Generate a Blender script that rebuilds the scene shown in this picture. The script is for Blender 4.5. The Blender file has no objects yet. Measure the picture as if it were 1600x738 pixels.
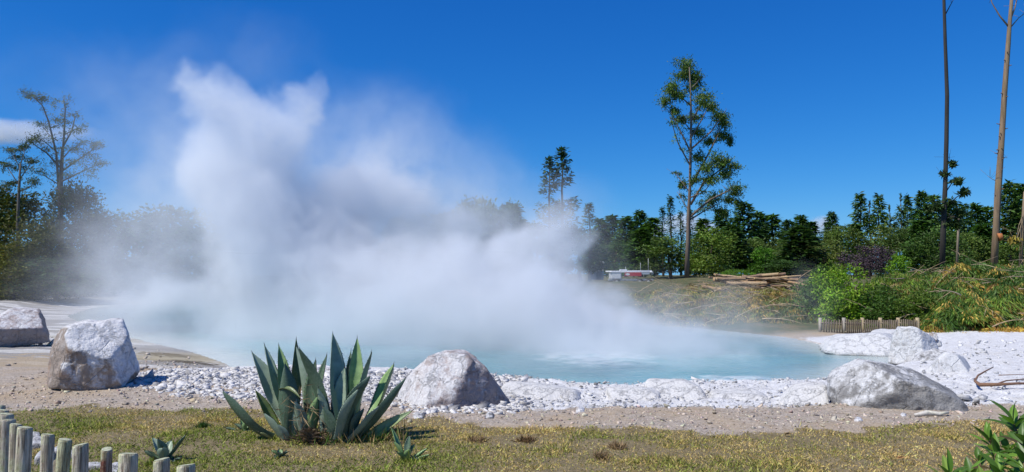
import bpy, bmesh, math, random
import numpy as np
from mathutils import Vector, Matrix

# ------------------------------------------------------------------ camera, world, sun, exposure
SC = bpy.context.scene
F_PX, CX, CY, HOR, CAM_Z = 1200.0, 800.0, 369.0, 430.0, 1.9
PITCH = math.atan((HOR - CY) / F_PX)
cam_d = bpy.data.cameras.new("camera")
cam = bpy.data.objects.new("camera", cam_d)
SC.collection.objects.link(cam)
cam.location = (0, 0, CAM_Z)
cam.rotation_euler = (math.pi / 2 + PITCH, 0, 0)
cam_d.sensor_width = 36.0
cam_d.lens = 36.0 * F_PX / 1600.0
cam_d.clip_start = 0.05
cam_d.clip_end = 20000
SC.camera = cam

SUN_EL, SUN_AZ = math.radians(54), math.radians(-118)      # azimuth measured from +Y towards +X
to_sun = Vector((math.sin(SUN_AZ) * math.cos(SUN_EL), math.cos(SUN_AZ) * math.cos(SUN_EL), math.sin(SUN_EL)))
world = bpy.data.worlds.new("World")
SC.world = world
world.use_nodes = True
wn = world.node_tree.nodes
wl = world.node_tree.links
bgn = wn.get("Background") or wn.new("ShaderNodeBackground")
sky = wn.new("ShaderNodeTexSky")
sky.sky_type = 'NISHITA'
sky.sun_disc = False
sky.sun_elevation = SUN_EL
sky.sun_rotation = SUN_AZ
sky.altitude = 400
sky.air_density = 0.85
sky.dust_density = 0.25
sky.ozone_density = 3.2
# deep clear blue: the low, yellowish band at the horizon is skipped and each channel gets its own curve
tcw = wn.new("ShaderNodeTexCoord"); sxw = wn.new("ShaderNodeSeparateXYZ"); cxw = wn.new("ShaderNodeCombineXYZ")
mxw = wn.new("ShaderNodeMath"); mxw.operation = 'MAXIMUM'; mxw.inputs[1].default_value = 0.05
wl.new(tcw.outputs["Generated"], sxw.inputs[0]); wl.new(sxw.outputs[0], cxw.inputs[0]); wl.new(sxw.outputs[1], cxw.inputs[1])
wl.new(sxw.outputs[2], mxw.inputs[0]); wl.new(mxw.outputs[0], cxw.inputs[2]); wl.new(cxw.outputs[0], sky.inputs["Vector"])
hsv = wn.new("ShaderNodeHueSaturation")
hsv.inputs["Saturation"].default_value = 1.25
wl.new(sky.outputs[0], hsv.inputs["Color"])
spw = wn.new("ShaderNodeSeparateColor"); cow = wn.new("ShaderNodeCombineColor")
wl.new(hsv.outputs[0], spw.inputs[0])
for i_, (k0_, p0_, e0_) in enumerate(((.0115, .51, 1.32), (.136, 1.56, .93), (.527, 3.66, .69))):
    dv_ = wn.new("ShaderNodeMath"); dv_.operation = 'DIVIDE'; dv_.inputs[1].default_value = p0_
    pw_ = wn.new("ShaderNodeMath"); pw_.operation = 'POWER'; pw_.inputs[1].default_value = e0_
    ml_ = wn.new("ShaderNodeMath"); ml_.operation = 'MULTIPLY'; ml_.inputs[1].default_value = k0_ * 10
    wl.new(spw.outputs[i_], dv_.inputs[0]); wl.new(dv_.outputs[0], pw_.inputs[0]); wl.new(pw_.outputs[0], ml_.inputs[0]); wl.new(ml_.outputs[0], cow.inputs[i_])
wl.new(cow.outputs[0], bgn.inputs["Color"])
bgn.inputs["Strength"].default_value = 0.10
sun_d = bpy.data.lights.new("sun", 'SUN')
sun_d.energy = 5.0
sun_d.angle = math.radians(0.5)
sun_d.color = (1.0, 0.955, 0.88)
sun = bpy.data.objects.new("sun", sun_d)
SC.collection.objects.link(sun)
sun.rotation_euler = to_sun.to_track_quat('Z', 'Y').to_euler()
SC.view_settings.view_transform = 'Standard'
SC.view_settings.look = 'None'
SC.view_settings.exposure = 0.0
SC.view_settings.gamma = 1.0
SC.view_settings.use_curve_mapping = False
cy = SC.cycles
cy.max_bounces = 10
cy.diffuse_bounces = 3
cy.glossy_bounces = 2
cy.transmission_bounces = 3
cy.transparent_max_bounces = 8
cy.volume_bounces = 8
cy.volume_step_rate = 1.4
cy.volume_max_steps = 220
cy.use_denoising = True
cy.denoiser = 'OPENIMAGEDENOISE'
cy.sample_clamp_indirect = 6.0
cy.caustics_reflective = False
cy.caustics_refractive = False

rng = np.random.default_rng(11)
random.seed(7)

# ------------------------------------------------------------------ pixel -> world
_cp, _sp = math.cos(PITCH), math.sin(PITCH)
def ray(u, v):
    a, b = (u - CX) / F_PX, (CY - v) / F_PX
    return Vector((a, _cp - b * _sp, _sp + b * _cp))
def G(u, v, z=0.0):                      # where the pixel's ray meets the level z
    r = ray(u, v); t = (z - CAM_Z) / r.z
    return Vector((r.x * t, r.y * t, z))
def D(u, v, y):                          # where the pixel's ray is y metres ahead
    r = ray(u, v); t = y / r.y
    return Vector((r.x * t, y, CAM_Z + r.z * t))

# ------------------------------------------------------------------ noise
def _hash(ix, iy, iz):
    h = (ix.astype(np.int64) * 374761393 + iy.astype(np.int64) * 668265263 + iz.astype(np.int64) * 2147483647) & 0xffffffff
    h = ((h ^ (h >> 13)) * 1274126177) & 0xffffffff
    return ((h ^ (h >> 16)) & 0xffff) / 65535.0
def vnoise(x, y, z=None):
    x = np.asarray(x, float); y = np.asarray(y, float)
    z = np.zeros_like(x) if z is None else np.asarray(z, float)
    ix, iy, iz = np.floor(x), np.floor(y), np.floor(z)
    fx, fy, fz = x - ix, y - iy, z - iz
    fx, fy, fz = [f * f * (3 - 2 * f) for f in (fx, fy, fz)]
    r = 0
    for a in (0, 1):
        for b in (0, 1):
            for c in (0, 1):
                w = (fx if a else 1 - fx) * (fy if b else 1 - fy) * (fz if c else 1 - fz)
                r = r + w * _hash(ix + a, iy + b, iz + c)
    return r * 2 - 1
def fbm(x, y, z=None, oct=4):
    r, a, s = 0, 0.5, 1.0
    for i in range(oct):
        r = r + a * vnoise(np.asarray(x) * s + 17.3 * i, np.asarray(y) * s - 9.1 * i, None if z is None else np.asarray(z) * s + 3.7 * i)
        a *= 0.5; s *= 2.03
    return r
def sstep(a, b, x):
    t = np.clip((x - a) / (b - a), 0, 1)
    return t * t * (3 - 2 * t)

# ------------------------------------------------------------------ object helpers
def link(o, parent=None):
    SC.collection.objects.link(o)
    if parent: o.parent = parent
    return o
def tag(o, label=None, cat=None, group=None, kind=None):
    if label: o["label"] = label
    if cat: o["category"] = cat
    if group: o["group"] = group
    if kind: o["kind"] = kind
    return o
def thing(name, label, cat, loc=(0, 0, 0), group=None, rz=0.0):
    o = link(bpy.data.objects.new(name, None))
    o.location = loc; o.rotation_euler = (0, 0, rz); o.empty_display_size = 0.2
    return tag(o, label, cat, group)
def mesh_obj(name, V, faces, mat, parent=None, cols=None, smooth=False, local=None):
    """faces: list of int arrays (N,k); one mesh object"""
    V = np.asarray(V, np.float32)
    if local is not None: V = V - np.asarray(local, np.float32)
    me = bpy.data.meshes.new(name)
    fs = [np.asarray(f, np.int32) for f in (faces if isinstance(faces, list) else [faces]) if len(f)]
    nl = sum(f.size for f in fs); nf = sum(len(f) for f in fs)
    me.vertices.add(len(V)); me.vertices.foreach_set("co", V.ravel())
    me.loops.add(nl); me.loops.foreach_set("vertex_index", np.concatenate([f.ravel() for f in fs]))
    st = []; off = 0
    for f in fs:
        k = f.shape[1]; st.append(off + np.arange(len(f)) * k); off += f.size
    me.polygons.add(nf); me.polygons.foreach_set("loop_start", np.concatenate(st).astype(np.int32))
    me.update(calc_edges=True)
    if smooth: me.polygons.foreach_set("use_smooth", np.ones(nf, bool))
    if cols is not None:
        c = np.asarray(cols, np.float32)
        if c.shape[1] == 3: c = np.hstack([c, np.ones((len(c), 1), np.float32)])
        at = me.color_attributes.new("Col", 'FLOAT_COLOR', 'POINT')
        at.data.foreach_set("color", c.ravel())
    me.validate()
    if mat: me.materials.append(mat)
    return link(bpy.data.objects.new(name, me), parent)

class MB:
    """gathers tubes, boxes and leaves into one mesh"""
    def __init__(s): s.V = []; s.Q = []; s.T = []; s.C = []; s.n = 0
    def add(s, V, Q=None, T=None, col=(1, 1, 1)):
        V = np.asarray(V, float); s.V.append(V)
        if Q is not None and len(Q): s.Q.append(np.asarray(Q) + s.n)
        if T is not None and len(T): s.T.append(np.asarray(T) + s.n)
        c = np.asarray(col, float)
        s.C.append(np.tile(c, (len(V), 1)) if c.ndim == 1 else c)
        s.n += len(V)
    def tube(s, pts, rad, sides=6, col=(1, 1, 1), cap=True, wob=0.0):
        P = np.array([tuple(p) for p in pts], float); n = len(P)
        R = np.broadcast_to(np.asarray(rad, float), (n,))
        Tn = np.gradient(P, axis=0); Tn /= np.linalg.norm(Tn, axis=1)[:, None] + 1e-9
        ref = np.array([0.31, 0.93, 0.17]) if abs(Tn[0][2]) > .5 else np.array([0, 0.1, 1.0])
        A = np.cross(Tn, ref); A /= np.linalg.norm(A, axis=1)[:, None] + 1e-9
        B = np.cross(Tn, A)
        th = np.arange(sides) * 2 * math.pi / sides
        V = (P[:, None, :] + R[:, None, None] * (np.cos(th)[None, :, None] * A[:, None, :] + np.sin(th)[None, :, None] * B[:, None, :]))
        if wob: V = V + rng.normal(0, wob, V.shape) * R[:, None, None]
        V = V.reshape(-1, 3)
        i = np.arange(n - 1)[:, None] * sides; j = np.arange(sides)[None, :]; k = (j + 1) % sides
        Q = np.stack([i + j, i + k, i + sides + k, i + sides + j], -1).reshape(-1, 4)
        T = []
        if cap:
            V = np.vstack([V, P[0], P[-1]]); a = n * sides
            T = [(a, (q + 1) % sides, q) for q in range(sides)] + [(a + 1, (n - 1) * sides + q, (n - 1) * sides + (q + 1) % sides) for q in range(sides)]
        s.add(V, Q, T, col)
    def box(s, c, h, col=(1, 1, 1), rot=None):
        V = np.array([(x, y, z) for x in (-1, 1) for y in (-1, 1) for z in (-1, 1)], float) * np.asarray(h)
        if rot is not None: V = V @ np.array(rot.to_3x3()).T
        s.add(V + np.asarray(c), [(0, 1, 3, 2), (4, 6, 7, 5), (0, 4, 5, 1), (2, 3, 7, 6), (0, 2, 6, 4), (1, 5, 7, 3)], None, col)
    def leaves(s, C, Dv, N, L, W, col):
        """rhombic leaves folded on the midrib: base C, direction Dv, up N, length L, width W"""
        C, Dv, N = [np.asarray(a, float) for a in (C, Dv, N)]
        Dv = Dv / (np.linalg.norm(Dv, axis=1)[:, None] + 1e-9)
        S = np.cross(Dv, N); S /= np.linalg.norm(S, axis=1)[:, None] + 1e-9
        U = np.cross(S, Dv)
        L = np.broadcast_to(np.asarray(L, float), (len(C),))[:, None]; W = np.broadcast_to(np.asarray(W, float), (len(C),))[:, None]
        v0 = C; v1 = C + Dv * L * .45 + S * W * .5 + U * W * .12; v2 = C + Dv * L - U * L * .06; v3 = C + Dv * L * .45 - S * W * .5 + U * W * .12
        V = np.stack([v0, v1, v2, v3], 1).reshape(-1, 3)
        b = np.arange(len(C))[:, None] * 4
        T = np.vstack([b + np.array([[0, 1, 2]]), b + np.array([[0, 2, 3]])])
        c = np.asarray(col, float)
        if c.ndim == 2: c = np.repeat(c, 4, axis=0)
        s.add(V, None, T, c)
    def build(s, name, mat, parent=None, smooth=False, local=None):
        return mesh_obj(name, np.vstack(s.V), [np.vstack(s.Q) if s.Q else np.zeros((0, 4), int), np.vstack(s.T) if s.T else np.zeros((0, 3), int)],
                        mat, parent, np.vstack(s.C), smooth, local)
def runit(n):
    v = rng.normal(0, 1, (n, 3)); return v / np.linalg.norm(v, axis=1)[:, None]
def copy_tree(o, parent=None):
    c = o.copy(); link(c); c.parent = parent
    for ch in list(o.children): copy_tree(ch, c)
    return c

# ------------------------------------------------------------------ materials
class NT:
    def __init__(s, nt): s.nt = nt; s.N = nt.nodes; s.L = nt.links
    def n(s, t, **k):
        x = s.N.new(t)
        for a, b in k.items(): setattr(x, a, b)
        return x
    def set(s, node, key, val):
        if val is None: return
        if hasattr(val, "bl_idname") or hasattr(val, "is_linked"): s.L.new(val, node.inputs[key])
        else: node.inputs[key].default_value = val
    def noise(s, scale, detail=4, rough=.55, vec=None, dist=0):
        x = s.n("ShaderNodeTexNoise"); x.inputs["Scale"].default_value = scale; x.inputs["Detail"].default_value = detail
        x.inputs["Roughness"].default_value = rough; x.inputs["Distortion"].default_value = dist
        if vec is not None: s.L.new(vec, x.inputs["Vector"])
        return x.outputs[0]
    def vor(s, scale, vec=None, feat='F1', out=0):
        x = s.n("ShaderNodeTexVoronoi", feature=feat); x.inputs["Scale"].default_value = scale
        if vec is not None: s.L.new(vec, x.inputs["Vector"])
        return x.outputs[out]
    def rng(s, v, a, b, c=0.0, d=1.0):
        x = s.n("ShaderNodeMapRange"); s.set(x, 0, v); x.inputs[1].default_value = a; x.inputs[2].default_value = b
        x.inputs[3].default_value = c; x.inputs[4].default_value = d
        return x.outputs[0]
    def math(s, op, a, b=0.0, c=0.0):
        x = s.n("ShaderNodeMath", operation=op); s.set(x, 0, a); s.set(x, 1, b)
        if op == 'MULTIPLY_ADD': s.set(x, 2, c)
        return x.outputs[0]
    def mix(s, f, a, b, mode='MIX'):
        x = s.n("ShaderNodeMix", data_type='RGBA', blend_type=mode)
        s.set(x, 0, f); s.set(x, 6, a if not isinstance(a, tuple) else (*a, 1)[:4]); s.set(x, 7, b if not isinstance(b, tuple) else (*b, 1)[:4])
        return x.outputs[2]
    def bump(s, h, strength=.5, dist=.05, nrm=None):
        x = s.n("ShaderNodeBump"); x.inputs["Strength"].default_value = strength; x.inputs["Distance"].default_value = dist
        s.L.new(h, x.inputs["Height"])
        if nrm is not None: s.L.new(nrm, x.inputs["Normal"])
        return x.outputs[0]
def new_mat(name):
    m = bpy.data.materials.new(name); m.use_nodes = True
    t = NT(m.node_tree); b = t.N["Principled BSDF"]
    return m, t, b
def gpos(t): return t.n("ShaderNodeNewGeometry").outputs["Position"]
def opos(t): return t.n("ShaderNodeTexCoord").outputs["Object"]
def vcol(t): return t.n("ShaderNodeVertexColor", layer_name="Col").outputs[0]
def plain_mat(name, col, rough=.6, var=.25, scale=6, bump=.0, metal=0, coat=0):
    m, t, b = new_mat(name)
    n = t.noise(scale, 5, .6, opos(t))
    c = t.mix(t.rng(n, .3, .7), tuple(x * (1 - var) for x in col), tuple(min(1, x * (1 + var)) for x in col))
    t.L.new(c, b.inputs["Base Color"]); b.inputs["Roughness"].default_value = rough; b.inputs["Metallic"].default_value = metal
    if bump: t.L.new(t.bump(t.noise(scale * 4, 4, .6, opos(t)), bump, .02), b.inputs["Normal"])
    return m
def leaf_mat(name, rough=.5, trans=.25, spec=.4, tint=(1, 1, 1), vary=False):
    m, t, b = new_mat(name)
    c = t.mix(1.0, vcol(t), tint, 'MULTIPLY')
    if vary:
        rd = t.n("ShaderNodeObjectInfo").outputs["Random"]; r2 = t.math('FRACT', t.math('MULTIPLY', rd, 7.31))
        c = t.mix(t.rng(rd, 0, 1, 0, 1), t.mix(1.0, c, (.68, .74, .78), 'MULTIPLY'), t.mix(1.0, c, (1.22, 1.12, .9), 'MULTIPLY'))
        c = t.mix(t.rng(r2, .6, 1, 0, .7), c, t.mix(1.0, c, (1.5, 1.2, .85), 'MULTIPLY'))
    t.L.new(c, b.inputs["Base Color"]); b.inputs["Roughness"].default_value = rough
    b.inputs["Specular IOR Level"].default_value = spec
    tr = t.n("ShaderNodeBsdfTranslucent"); t.L.new(t.mix(1.0, c, (1.0, 1.15, .6), 'MULTIPLY'), tr.inputs[0])
    mx = t.n("ShaderNodeMixShader"); mx.inputs[0].default_value = trans
    out = t.N["Material Output"]
    t.L.new(b.outputs[0], mx.inputs[1]); t.L.new(tr.outputs[0], mx.inputs[2]); t.L.new(mx.outputs[0], out.inputs[0])
    return m
def wood_mat(name, stretch=(1, 1, .12), scale=14, bump=.4, rough=.85, streak=.45):
    """vertex colour broken by grain running along local z"""
    m, t, b = new_mat(name)
    mp = t.n("ShaderNodeMapping"); mp.inputs["Scale"].default_value = stretch; t.L.new(opos(t), mp.inputs[0])
    n = t.noise(scale, 6, .65, mp.outputs[0], .4); n2 = t.noise(scale * .25, 3, .5, opos(t))
    c = t.mix(t.rng(n, .35, .65), t.mix(1.0, vcol(t), (1 - streak,) * 3, 'MULTIPLY'), vcol(t))
    c = t.mix(t.math('MULTIPLY', t.rng(n2, .45, .7), .35), c, t.mix(1.0, c, (1.25, 1.3, .8), 'MULTIPLY'))
    t.L.new(c, b.inputs["Base Color"]); b.inputs["Roughness"].default_value = rough
    t.L.new(t.bump(n, bump, .03), b.inputs["Normal"])
    return m

# ------------------------------------------------------------------ terrain
WATER = -0.6
pool_px = [(392, 589), (345, 566), (300, 551), (215, 531), (140, 512), (105, 494), (150, 480), (330, 468), (480, 464), (650, 472), (800, 484),
           (950, 500), (1060, 510), (1150, 519), (1235, 528), (1292, 541), (1345, 552), (1405, 559), (1420, 568), (1370, 579), (1330, 592), (1300, 606), (1262, 616), (1180, 621),
           (1060, 621), (990, 623), (930, 626), (880, 621), (780, 616), (700, 611), (600, 606), (480, 600)]
POOL = np.array([tuple(G(u, v, WATER))[:2] for u, v in pool_px])
def pool_sd(x, y):
    """signed distance to the pool's shore, negative over water"""
    x = np.asarray(x, float); y = np.asarray(y, float)
    d = np.full(x.shape, 1e9); ins = np.zeros(x.shape, bool)
    n = len(POOL)
    for i in range(n):
        ax, ay = POOL[i]; bx, by = POOL[(i + 1) % n]
        ex, ey = bx - ax, by - ay
        t = np.clip(((x - ax) * ex + (y - ay) * ey) / (ex * ex + ey * ey), 0, 1)
        d = np.minimum(d, np.hypot(x - ax - t * ex, y - ay - t * ey))
        c = ((ay > y) != (by > y)) & (x < (bx - ax) * (y - ay) / (by - ay + 1e-12) + ax)
        ins ^= c
    return np.where(ins, -d, d)
_cp_list = []
for u in range(-600, 2300, 200):
    _cp_list += [(*G(u, 738)[:2], 0.0), (*G(u, 662)[:2], 0.0)]
    _cp_list.append((u / 100 - 8, -4, 0.0)); _cp_list.append((u / 100 - 8, 3, 0.0))
def CPX(u, v, z): _cp_list.append((*G(u, v, z)[:2], z))
for u in (640, 740, 840, 930, 1000, 1080, 1180, 1270): CPX(u, 648, 0.0); CPX(u, 628, -.16)
for u in (170, 260, 340, 420, 520, 600): CPX(u, 628, 0.02); CPX(u, 600, 0.08)
for u, v, z in [(150, 600, .03), (60, 590, .06), (-80, 590, .06), (40, 545, .0), (-120, 545, .05), (-50, 520, .0), (60, 527, -.1), (100, 520, -.3),
                (230, 570, -.2), (280, 560, -.42), (330, 575, -.4), (200, 540, -.4), (80, 500, -.5), (20, 492, -.42), (120, 484, -.5), (-80, 480, -.1), (0, 470, -.1), (150, 474, -.3),
                (1310, 640, 0), (1500, 650, .02), (1700, 640, .05), (1420, 590, -.3), (1500, 600, -.12), (1600, 600, -.05), (1500, 570, -.22), (1600, 565, -.18), (1480, 548, -.3), (1600, 538, -.25),
                (1760, 560, 0), (1760, 530, -.1), (1400, 535, -.42), (1320, 532, -.45), (1250, 524, -.5), (1470, 533, -.4), (1560, 531, -.32), (1340, 524, -.5)]:
    CPX(u, v, z)
for x, y, z in [(8, 41, -.1), (4, 48, .2), (-2, 60, .8), (12, 45, .2), (17, 44, .4), (22, 42, .6), (28, 40, .9), (36, 38, 1.1), (10, 36, -.35), (15, 33, -.4), (20, 32, -.3), (26, 31, -.15), (12, 54, .75), (20, 54, .8), (26, 60, 1.2), (8, 62, 1.0), (16, 64, 1.1), (40, 60, 1.6),
                (0, 70, 1.0), (10, 80, 1.2), (30, 90, 1.7), (-20, 85, .6), (-40, 80, .5), (-60, 75, .8), (-70, 50, .8), (-40, 40, .4), (-55, 95, 1.2), (0, 130, 1.8), (40, 130, 2.0), (90, 130, 2.2), (-60, 140, 1.5), (70, 80, 2),
                (0, 300, 2.5), (200, 300, 3), (-200, 300, 2.5), (0, 1500, 3), (900, 1500, 3), (-900, 1500, 3), (400, 100, 2.5), (-400, 100, 1.5)]:
    _cp_list.append((x, y, z))
CPA = np.array(_cp_list)
def ground_base(x, y):
    x = np.asarray(x, float); y = np.asarray(y, float)
    num = np.zeros(x.shape); den = np.zeros(x.shape)
    soft = 0.15 + 0.0008 * np.maximum(y, 0) ** 2
    for cx, cyy, cz in CPA:
        w = 1.0 / ((x - cx) ** 2 + (y - cyy) ** 2 + soft) ** 1.7
        num += w * cz; den += w
    return num / den
def ground(x, y, fine=True):
    x = np.asarray(x, float); y = np.asarray(y, float)
    b = ground_base(x, y); sd = pool_sd(x, y)
    w = 1.0 + 1.6 * sstep(14, 40, y) + 4 * sstep(-8, -16, x) * sstep(17, 24, y)
    z = WATER + 0.02 + (b - WATER - 0.02) * sstep(-.05, 1, sd / w)
    if fine:
        z = z + sstep(.0, .6, sd) * (0.03 * fbm(x * 1.3, y * 1.3) + 0.012 * fbm(x * 7, y * 7, oct=3) + 0.25 * fbm(x * .12, y * .12) * sstep(40, 70, y))
        z = np.where(sd > 0, np.maximum(z, WATER + 0.015 + 0.02 * np.clip(sd, 0, 1)), z)
    z = np.where(sd < 0, WATER - 0.03 - 1.1 * sstep(0, -4, sd), z)
    return z
def gz(x, y): return float(ground(np.array([x]), np.array([y]))[0])
def GH(u, v):
    """pixel's ray against the terrain"""
    r = ray(u, v); t = np.linspace(3, 160, 6000)
    X, Y, Z = r.x * t, r.y * t, CAM_Z + r.z * t
    k = np.argmax(Z < ground(X, Y))
    return Vector((X[k], Y[k], Z[k]))

ys = np.concatenate([np.linspace(-12, 5, 12)[:-1], np.geomspace(5, 17, 330)[:-1], np.geomspace(17, 120, 190), np.geomspace(125, 9000, 30)])
ts = np.concatenate([np.linspace(-1.3, -.62, 60)[:-1], np.linspace(-.62, .62, 620), np.linspace(.62, 1.3, 60)[1:]])
YY, TT = np.meshgrid(ys, ts, indexing='ij')
XX = TT * (np.abs(YY) + 6)
ZZ = ground(XX, YY)
sdT = pool_sd(XX, YY)
# where each cover lies: R crust (white sinter), G grass soil, B forest litter, A sand/terrace banding
def pv(x, y):
    """picture row and column of a ground point as seen along the plain: only used to lay out covers"""
    return CX + F_PX * x / np.maximum(y, .5), HOR + F_PX * CAM_Z / np.maximum(y, .5)
jx, jy = XX + .5 * fbm(XX * .9, YY * .9), YY + .75 * fbm(XX * .8 + 40, YY * .8) + .35 * fbm(XX * 3.1, YY * 3.1 + 9)
def grass_edge(x):                                     # far edge of the lawn
    return np.interp(x, [-8, -5.0, -3.5, -1.6, 0, 1.2, 3, 4.6, 8], [10.7, 10.9, 10.6, 10.2, 9.95, 9.7, 9.5, 9.75, 9.9])
grassM = sstep(.15, -.25, jy - grass_edge(jx))
near_edge = np.interp(jx, [-8, -7.0, -6.3, -5.5, -4, -2, -1, 0.5, 2, 3, 4, 5.2, 6.5, 8, 12], [30, 13.6, 12.7, 12.2, 11.6, 11.3, 10.5, 10.9, 11.2, 11.2, 11.2, 11.5, 11.3, 11.0, 11.0])
crustM = sstep(-.25, .35, jy - near_edge) * sstep(27.5, 26, YY - .22 * XX - .8 * fbm(XX * .4, YY * .4)) * sstep(-9.0, -6.8, XX + .32 * (YY - 13)) * sstep(5.5, 3.5, sdT)
crustR = sstep(-.3, .4, jy - near_edge) * sstep(5.3, 6.3, XX - .1 * (YY - 12)) * sstep(31, 28.5, YY - .06 * XX) * sstep(-.5, .3, YY - 11.0)
crustM = np.maximum(crustM, crustR) * (.45 + .55 * sstep(.05, .45, sdT + .2 * fbm(XX * 2, YY * 2)))
terr = sstep(-4.0, -7.5, XX + .33 * (YY - 17)) * sstep(15.5, 18.5, jy) * sstep(80, 60, YY)
lump = sstep(.2, .7, crustM) * sstep(0, .5, sdT) * sstep(22, 14, YY)
ZZ = ZZ + lump * (-.05 + .07 * (.35 - np.abs(fbm(XX * 2.6, YY * 2.6, oct=4))) + .035 * (.3 - np.abs(fbm(XX * 8, YY * 8, oct=3))) + .03 * sstep(.05, .3, fbm(XX * 1.4 + 9, YY * 1.4, oct=3)))
litter = sstep(30.5, 33, YY - .05 * XX) * (1 - terr) * (sdT > -1)
cc = np.stack([crustM, grassM, litter, terr], -1).reshape(-1, 4)
gm, t, b = new_mat("ground_cover")
P = gpos(t)
vc = t.n("ShaderNodeVertexColor", layer_name="Col")
sx = t.n("ShaderNodeSeparateColor"); t.L.new(vc.outputs[0], sx.inputs[0])
nA, nB, nC, nD = t.noise(.8, 5, .6, P), t.noise(5, 5, .6, P), t.noise(28, 4, .6, P), t.noise(110, 3, .6, P)
vr = t.vor(34, P, out=1)
sepv = t.n("ShaderNodeSeparateColor"); t.L.new(vr, sepv.inputs[0])
grav = t.mix(t.rng(nB, .35, .65), (.46, .375, .285), (.62, .53, .435))
grav = t.mix(t.rng(nC, .38, .62), t.mix(1.0, grav, (.55, .53, .5), 'MULTIPLY'), grav)
grav = t.mix(t.math('MULTIPLY', t.rng(sepv.outputs[0], .3, 1), .55), grav, (.46, .42, .38))
grav = t.mix(t.math('MULTIPLY', t.rng(nA, .45, .65), .6), grav, (.47, .35, .21))
crust = t.mix(t.rng(nB, .36, .62), (.62, .615, .61), (.78, .78, .78))
crust = t.mix(t.rng(nC, .56, .72), crust, (.36, .34, .33))
crust = t.mix(t.math('MULTIPLY', t.rng(nA, .58, .75), .35), crust, (.62, .54, .38))
grs = t.mix(t.rng(nB, .35, .65), (.22, .165, .095), (.36, .28, .165))
grs = t.mix(t.rng(nC, .35, .7), grs, (.15, .13, .06))
lit = t.mix(t.rng(nA, .4, .62), (.075, .09, .03), (.21, .155, .08))
lit = t.mix(t.rng(nB, .45, .65), lit, (.06, .085, .025))
wv = t.n("ShaderNodeMapping"); wv.inputs["Scale"].default_value = (.09, .42, 1); t.L.new(P, wv.inputs[0])
band = t.noise(1.0, 5, .62, wv.outputs[0], .8)
rp = t.n("ShaderNodeValToRGB"); t.L.new(band, rp.inputs[0])
e = rp.color_ramp.elements
e[0].position = .30; e[0].color = (.20, .185, .17, 1); e[1].position = .74; e[1].color = (.42, .38, .27, 1)
for p_, c_ in ((.40, (.34, .315, .28, 1)), (.47, (.27, .265, .26, 1)), (.52, (.64, .63, .61, 1)), (.57, (.52, .51, .48, 1)), (.61, (.33, .31, .25, 1))):
    x = e.new(p_); x.color = c_
ter = t.mix(t.math('MULTIPLY', t.rng(nC, .4, .65), .3), rp.outputs[0], (.5, .45, .36))
c = t.mix(t.rng(sx.outputs[1], .3, .7), grav, grs)
c = t.mix(sx.outputs[2], c, lit)
c = t.mix(vc.outputs[1], c, ter)
def stain(c, u, v, z, sx_, sy_, colr, k=.9):
    q = G(u, v, z); a = t.n("ShaderNodeVectorMath", operation='SUBTRACT'); t.L.new(P, a.inputs[0]); a.inputs[1].default_value = (q.x, q.y, 0)
    m2 = t.n("ShaderNodeVectorMath", operation='MULTIPLY'); t.L.new(a.outputs[0], m2.inputs[0]); m2.inputs[1].default_value = (1 / sx_, 1 / sy_, 0)
    l_ = t.n("ShaderNodeVectorMath", operation='LENGTH'); t.L.new(m2.outputs[0], l_.inputs[0])
    f = t.math('ADD', l_.outputs["Value"], t.math('MULTIPLY', t.math('SUBTRACT', nB, .5), 2.4))
    return t.mix(t.rng(f, .6, 1.1, k, 0), c, colr)
c = stain(c, 285, 556, -.42, 1.7, 2.6, (.40, .34, .21), .8)
c = stain(c, 292, 566, -.40, .8, .9, (.085, .065, .035), .9)
c = stain(c, 262, 552, -.42, .9, .9, (.14, .115, .07), .7)
c = stain(c, 60, 560, 0, 1.6, 1.6, (.47, .36, .22), .7)
c = stain(c, 1480, 580, -.3, 1.0, .8, (.55, .50, .33), .7)
cr = t.math('ADD', sx.outputs[0], t.math('MULTIPLY', t.math('SUBTRACT', nB, .5), .9))
c = t.mix(t.rng(cr, .32, .68), c, crust)
t.L.new(c, b.inputs["Base Color"]); b.inputs["Roughness"].default_value = .92; b.inputs["Specular IOR Level"].default_value = .25
hh = t.math('ADD', t.math('MULTIPLY', nC, .6), t.math('ADD', t.math('MULTIPLY', nD, .3), t.math('MULTIPLY', sepv.outputs[1], .25)))
t.L.new(t.bump(hh, .9, .05), b.inputs["Normal"])
nr, ncl = YY.shape
idx = np.arange(nr * ncl).reshape(nr, ncl)
quads = np.stack([idx[:-1, :-1], idx[:-1, 1:], idx[1:, 1:], idx[1:, :-1]], -1).reshape(-1, 4)
go = mesh_obj("ground", np.stack([XX, YY, ZZ], -1).reshape(-1, 3), quads, gm, None, cc, True)
tag(go, kind="structure")

# ------------------------------------------------------------------ water
wy = np.geomspace(13, 110, 320); wt = np.linspace(-1.05, .8, 420)
WY, WT = np.meshgrid(wy, wt, indexing='ij'); WX = WT * WY
sdW = pool_sd(WX, WY)
boilA = np.exp(-(((WX - 2.6) / 1.9) ** 2 + ((WY - 23.5) / 2.6) ** 2))
boilB = np.exp(-(((WX - 5.3) / 1.3) ** 2 + ((WY - 18.3) / 1.0) ** 2))
boil = np.clip(boilA + .95 * boilB, 0, 1)
chop = fbm(WX * 1.2, WY * 2.4, oct=4)
WZ = WATER + .008 * fbm(WX * 2.2, WY * 4) + boil * (.10 * np.abs(chop) * 1.6 + .02) * 1.0 + boil * .05 * np.maximum(fbm(WX * 4, WY * 4 + 3), 0)
keep = sdW < .35
idx = np.arange(WX.size).reshape(WX.shape)
q = np.stack([idx[:-1, :-1], idx[:-1, 1:], idx[1:, 1:], idx[1:, :-1]], -1).reshape(-1, 4)
q = q[keep.ravel()[q].any(1)]
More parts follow.
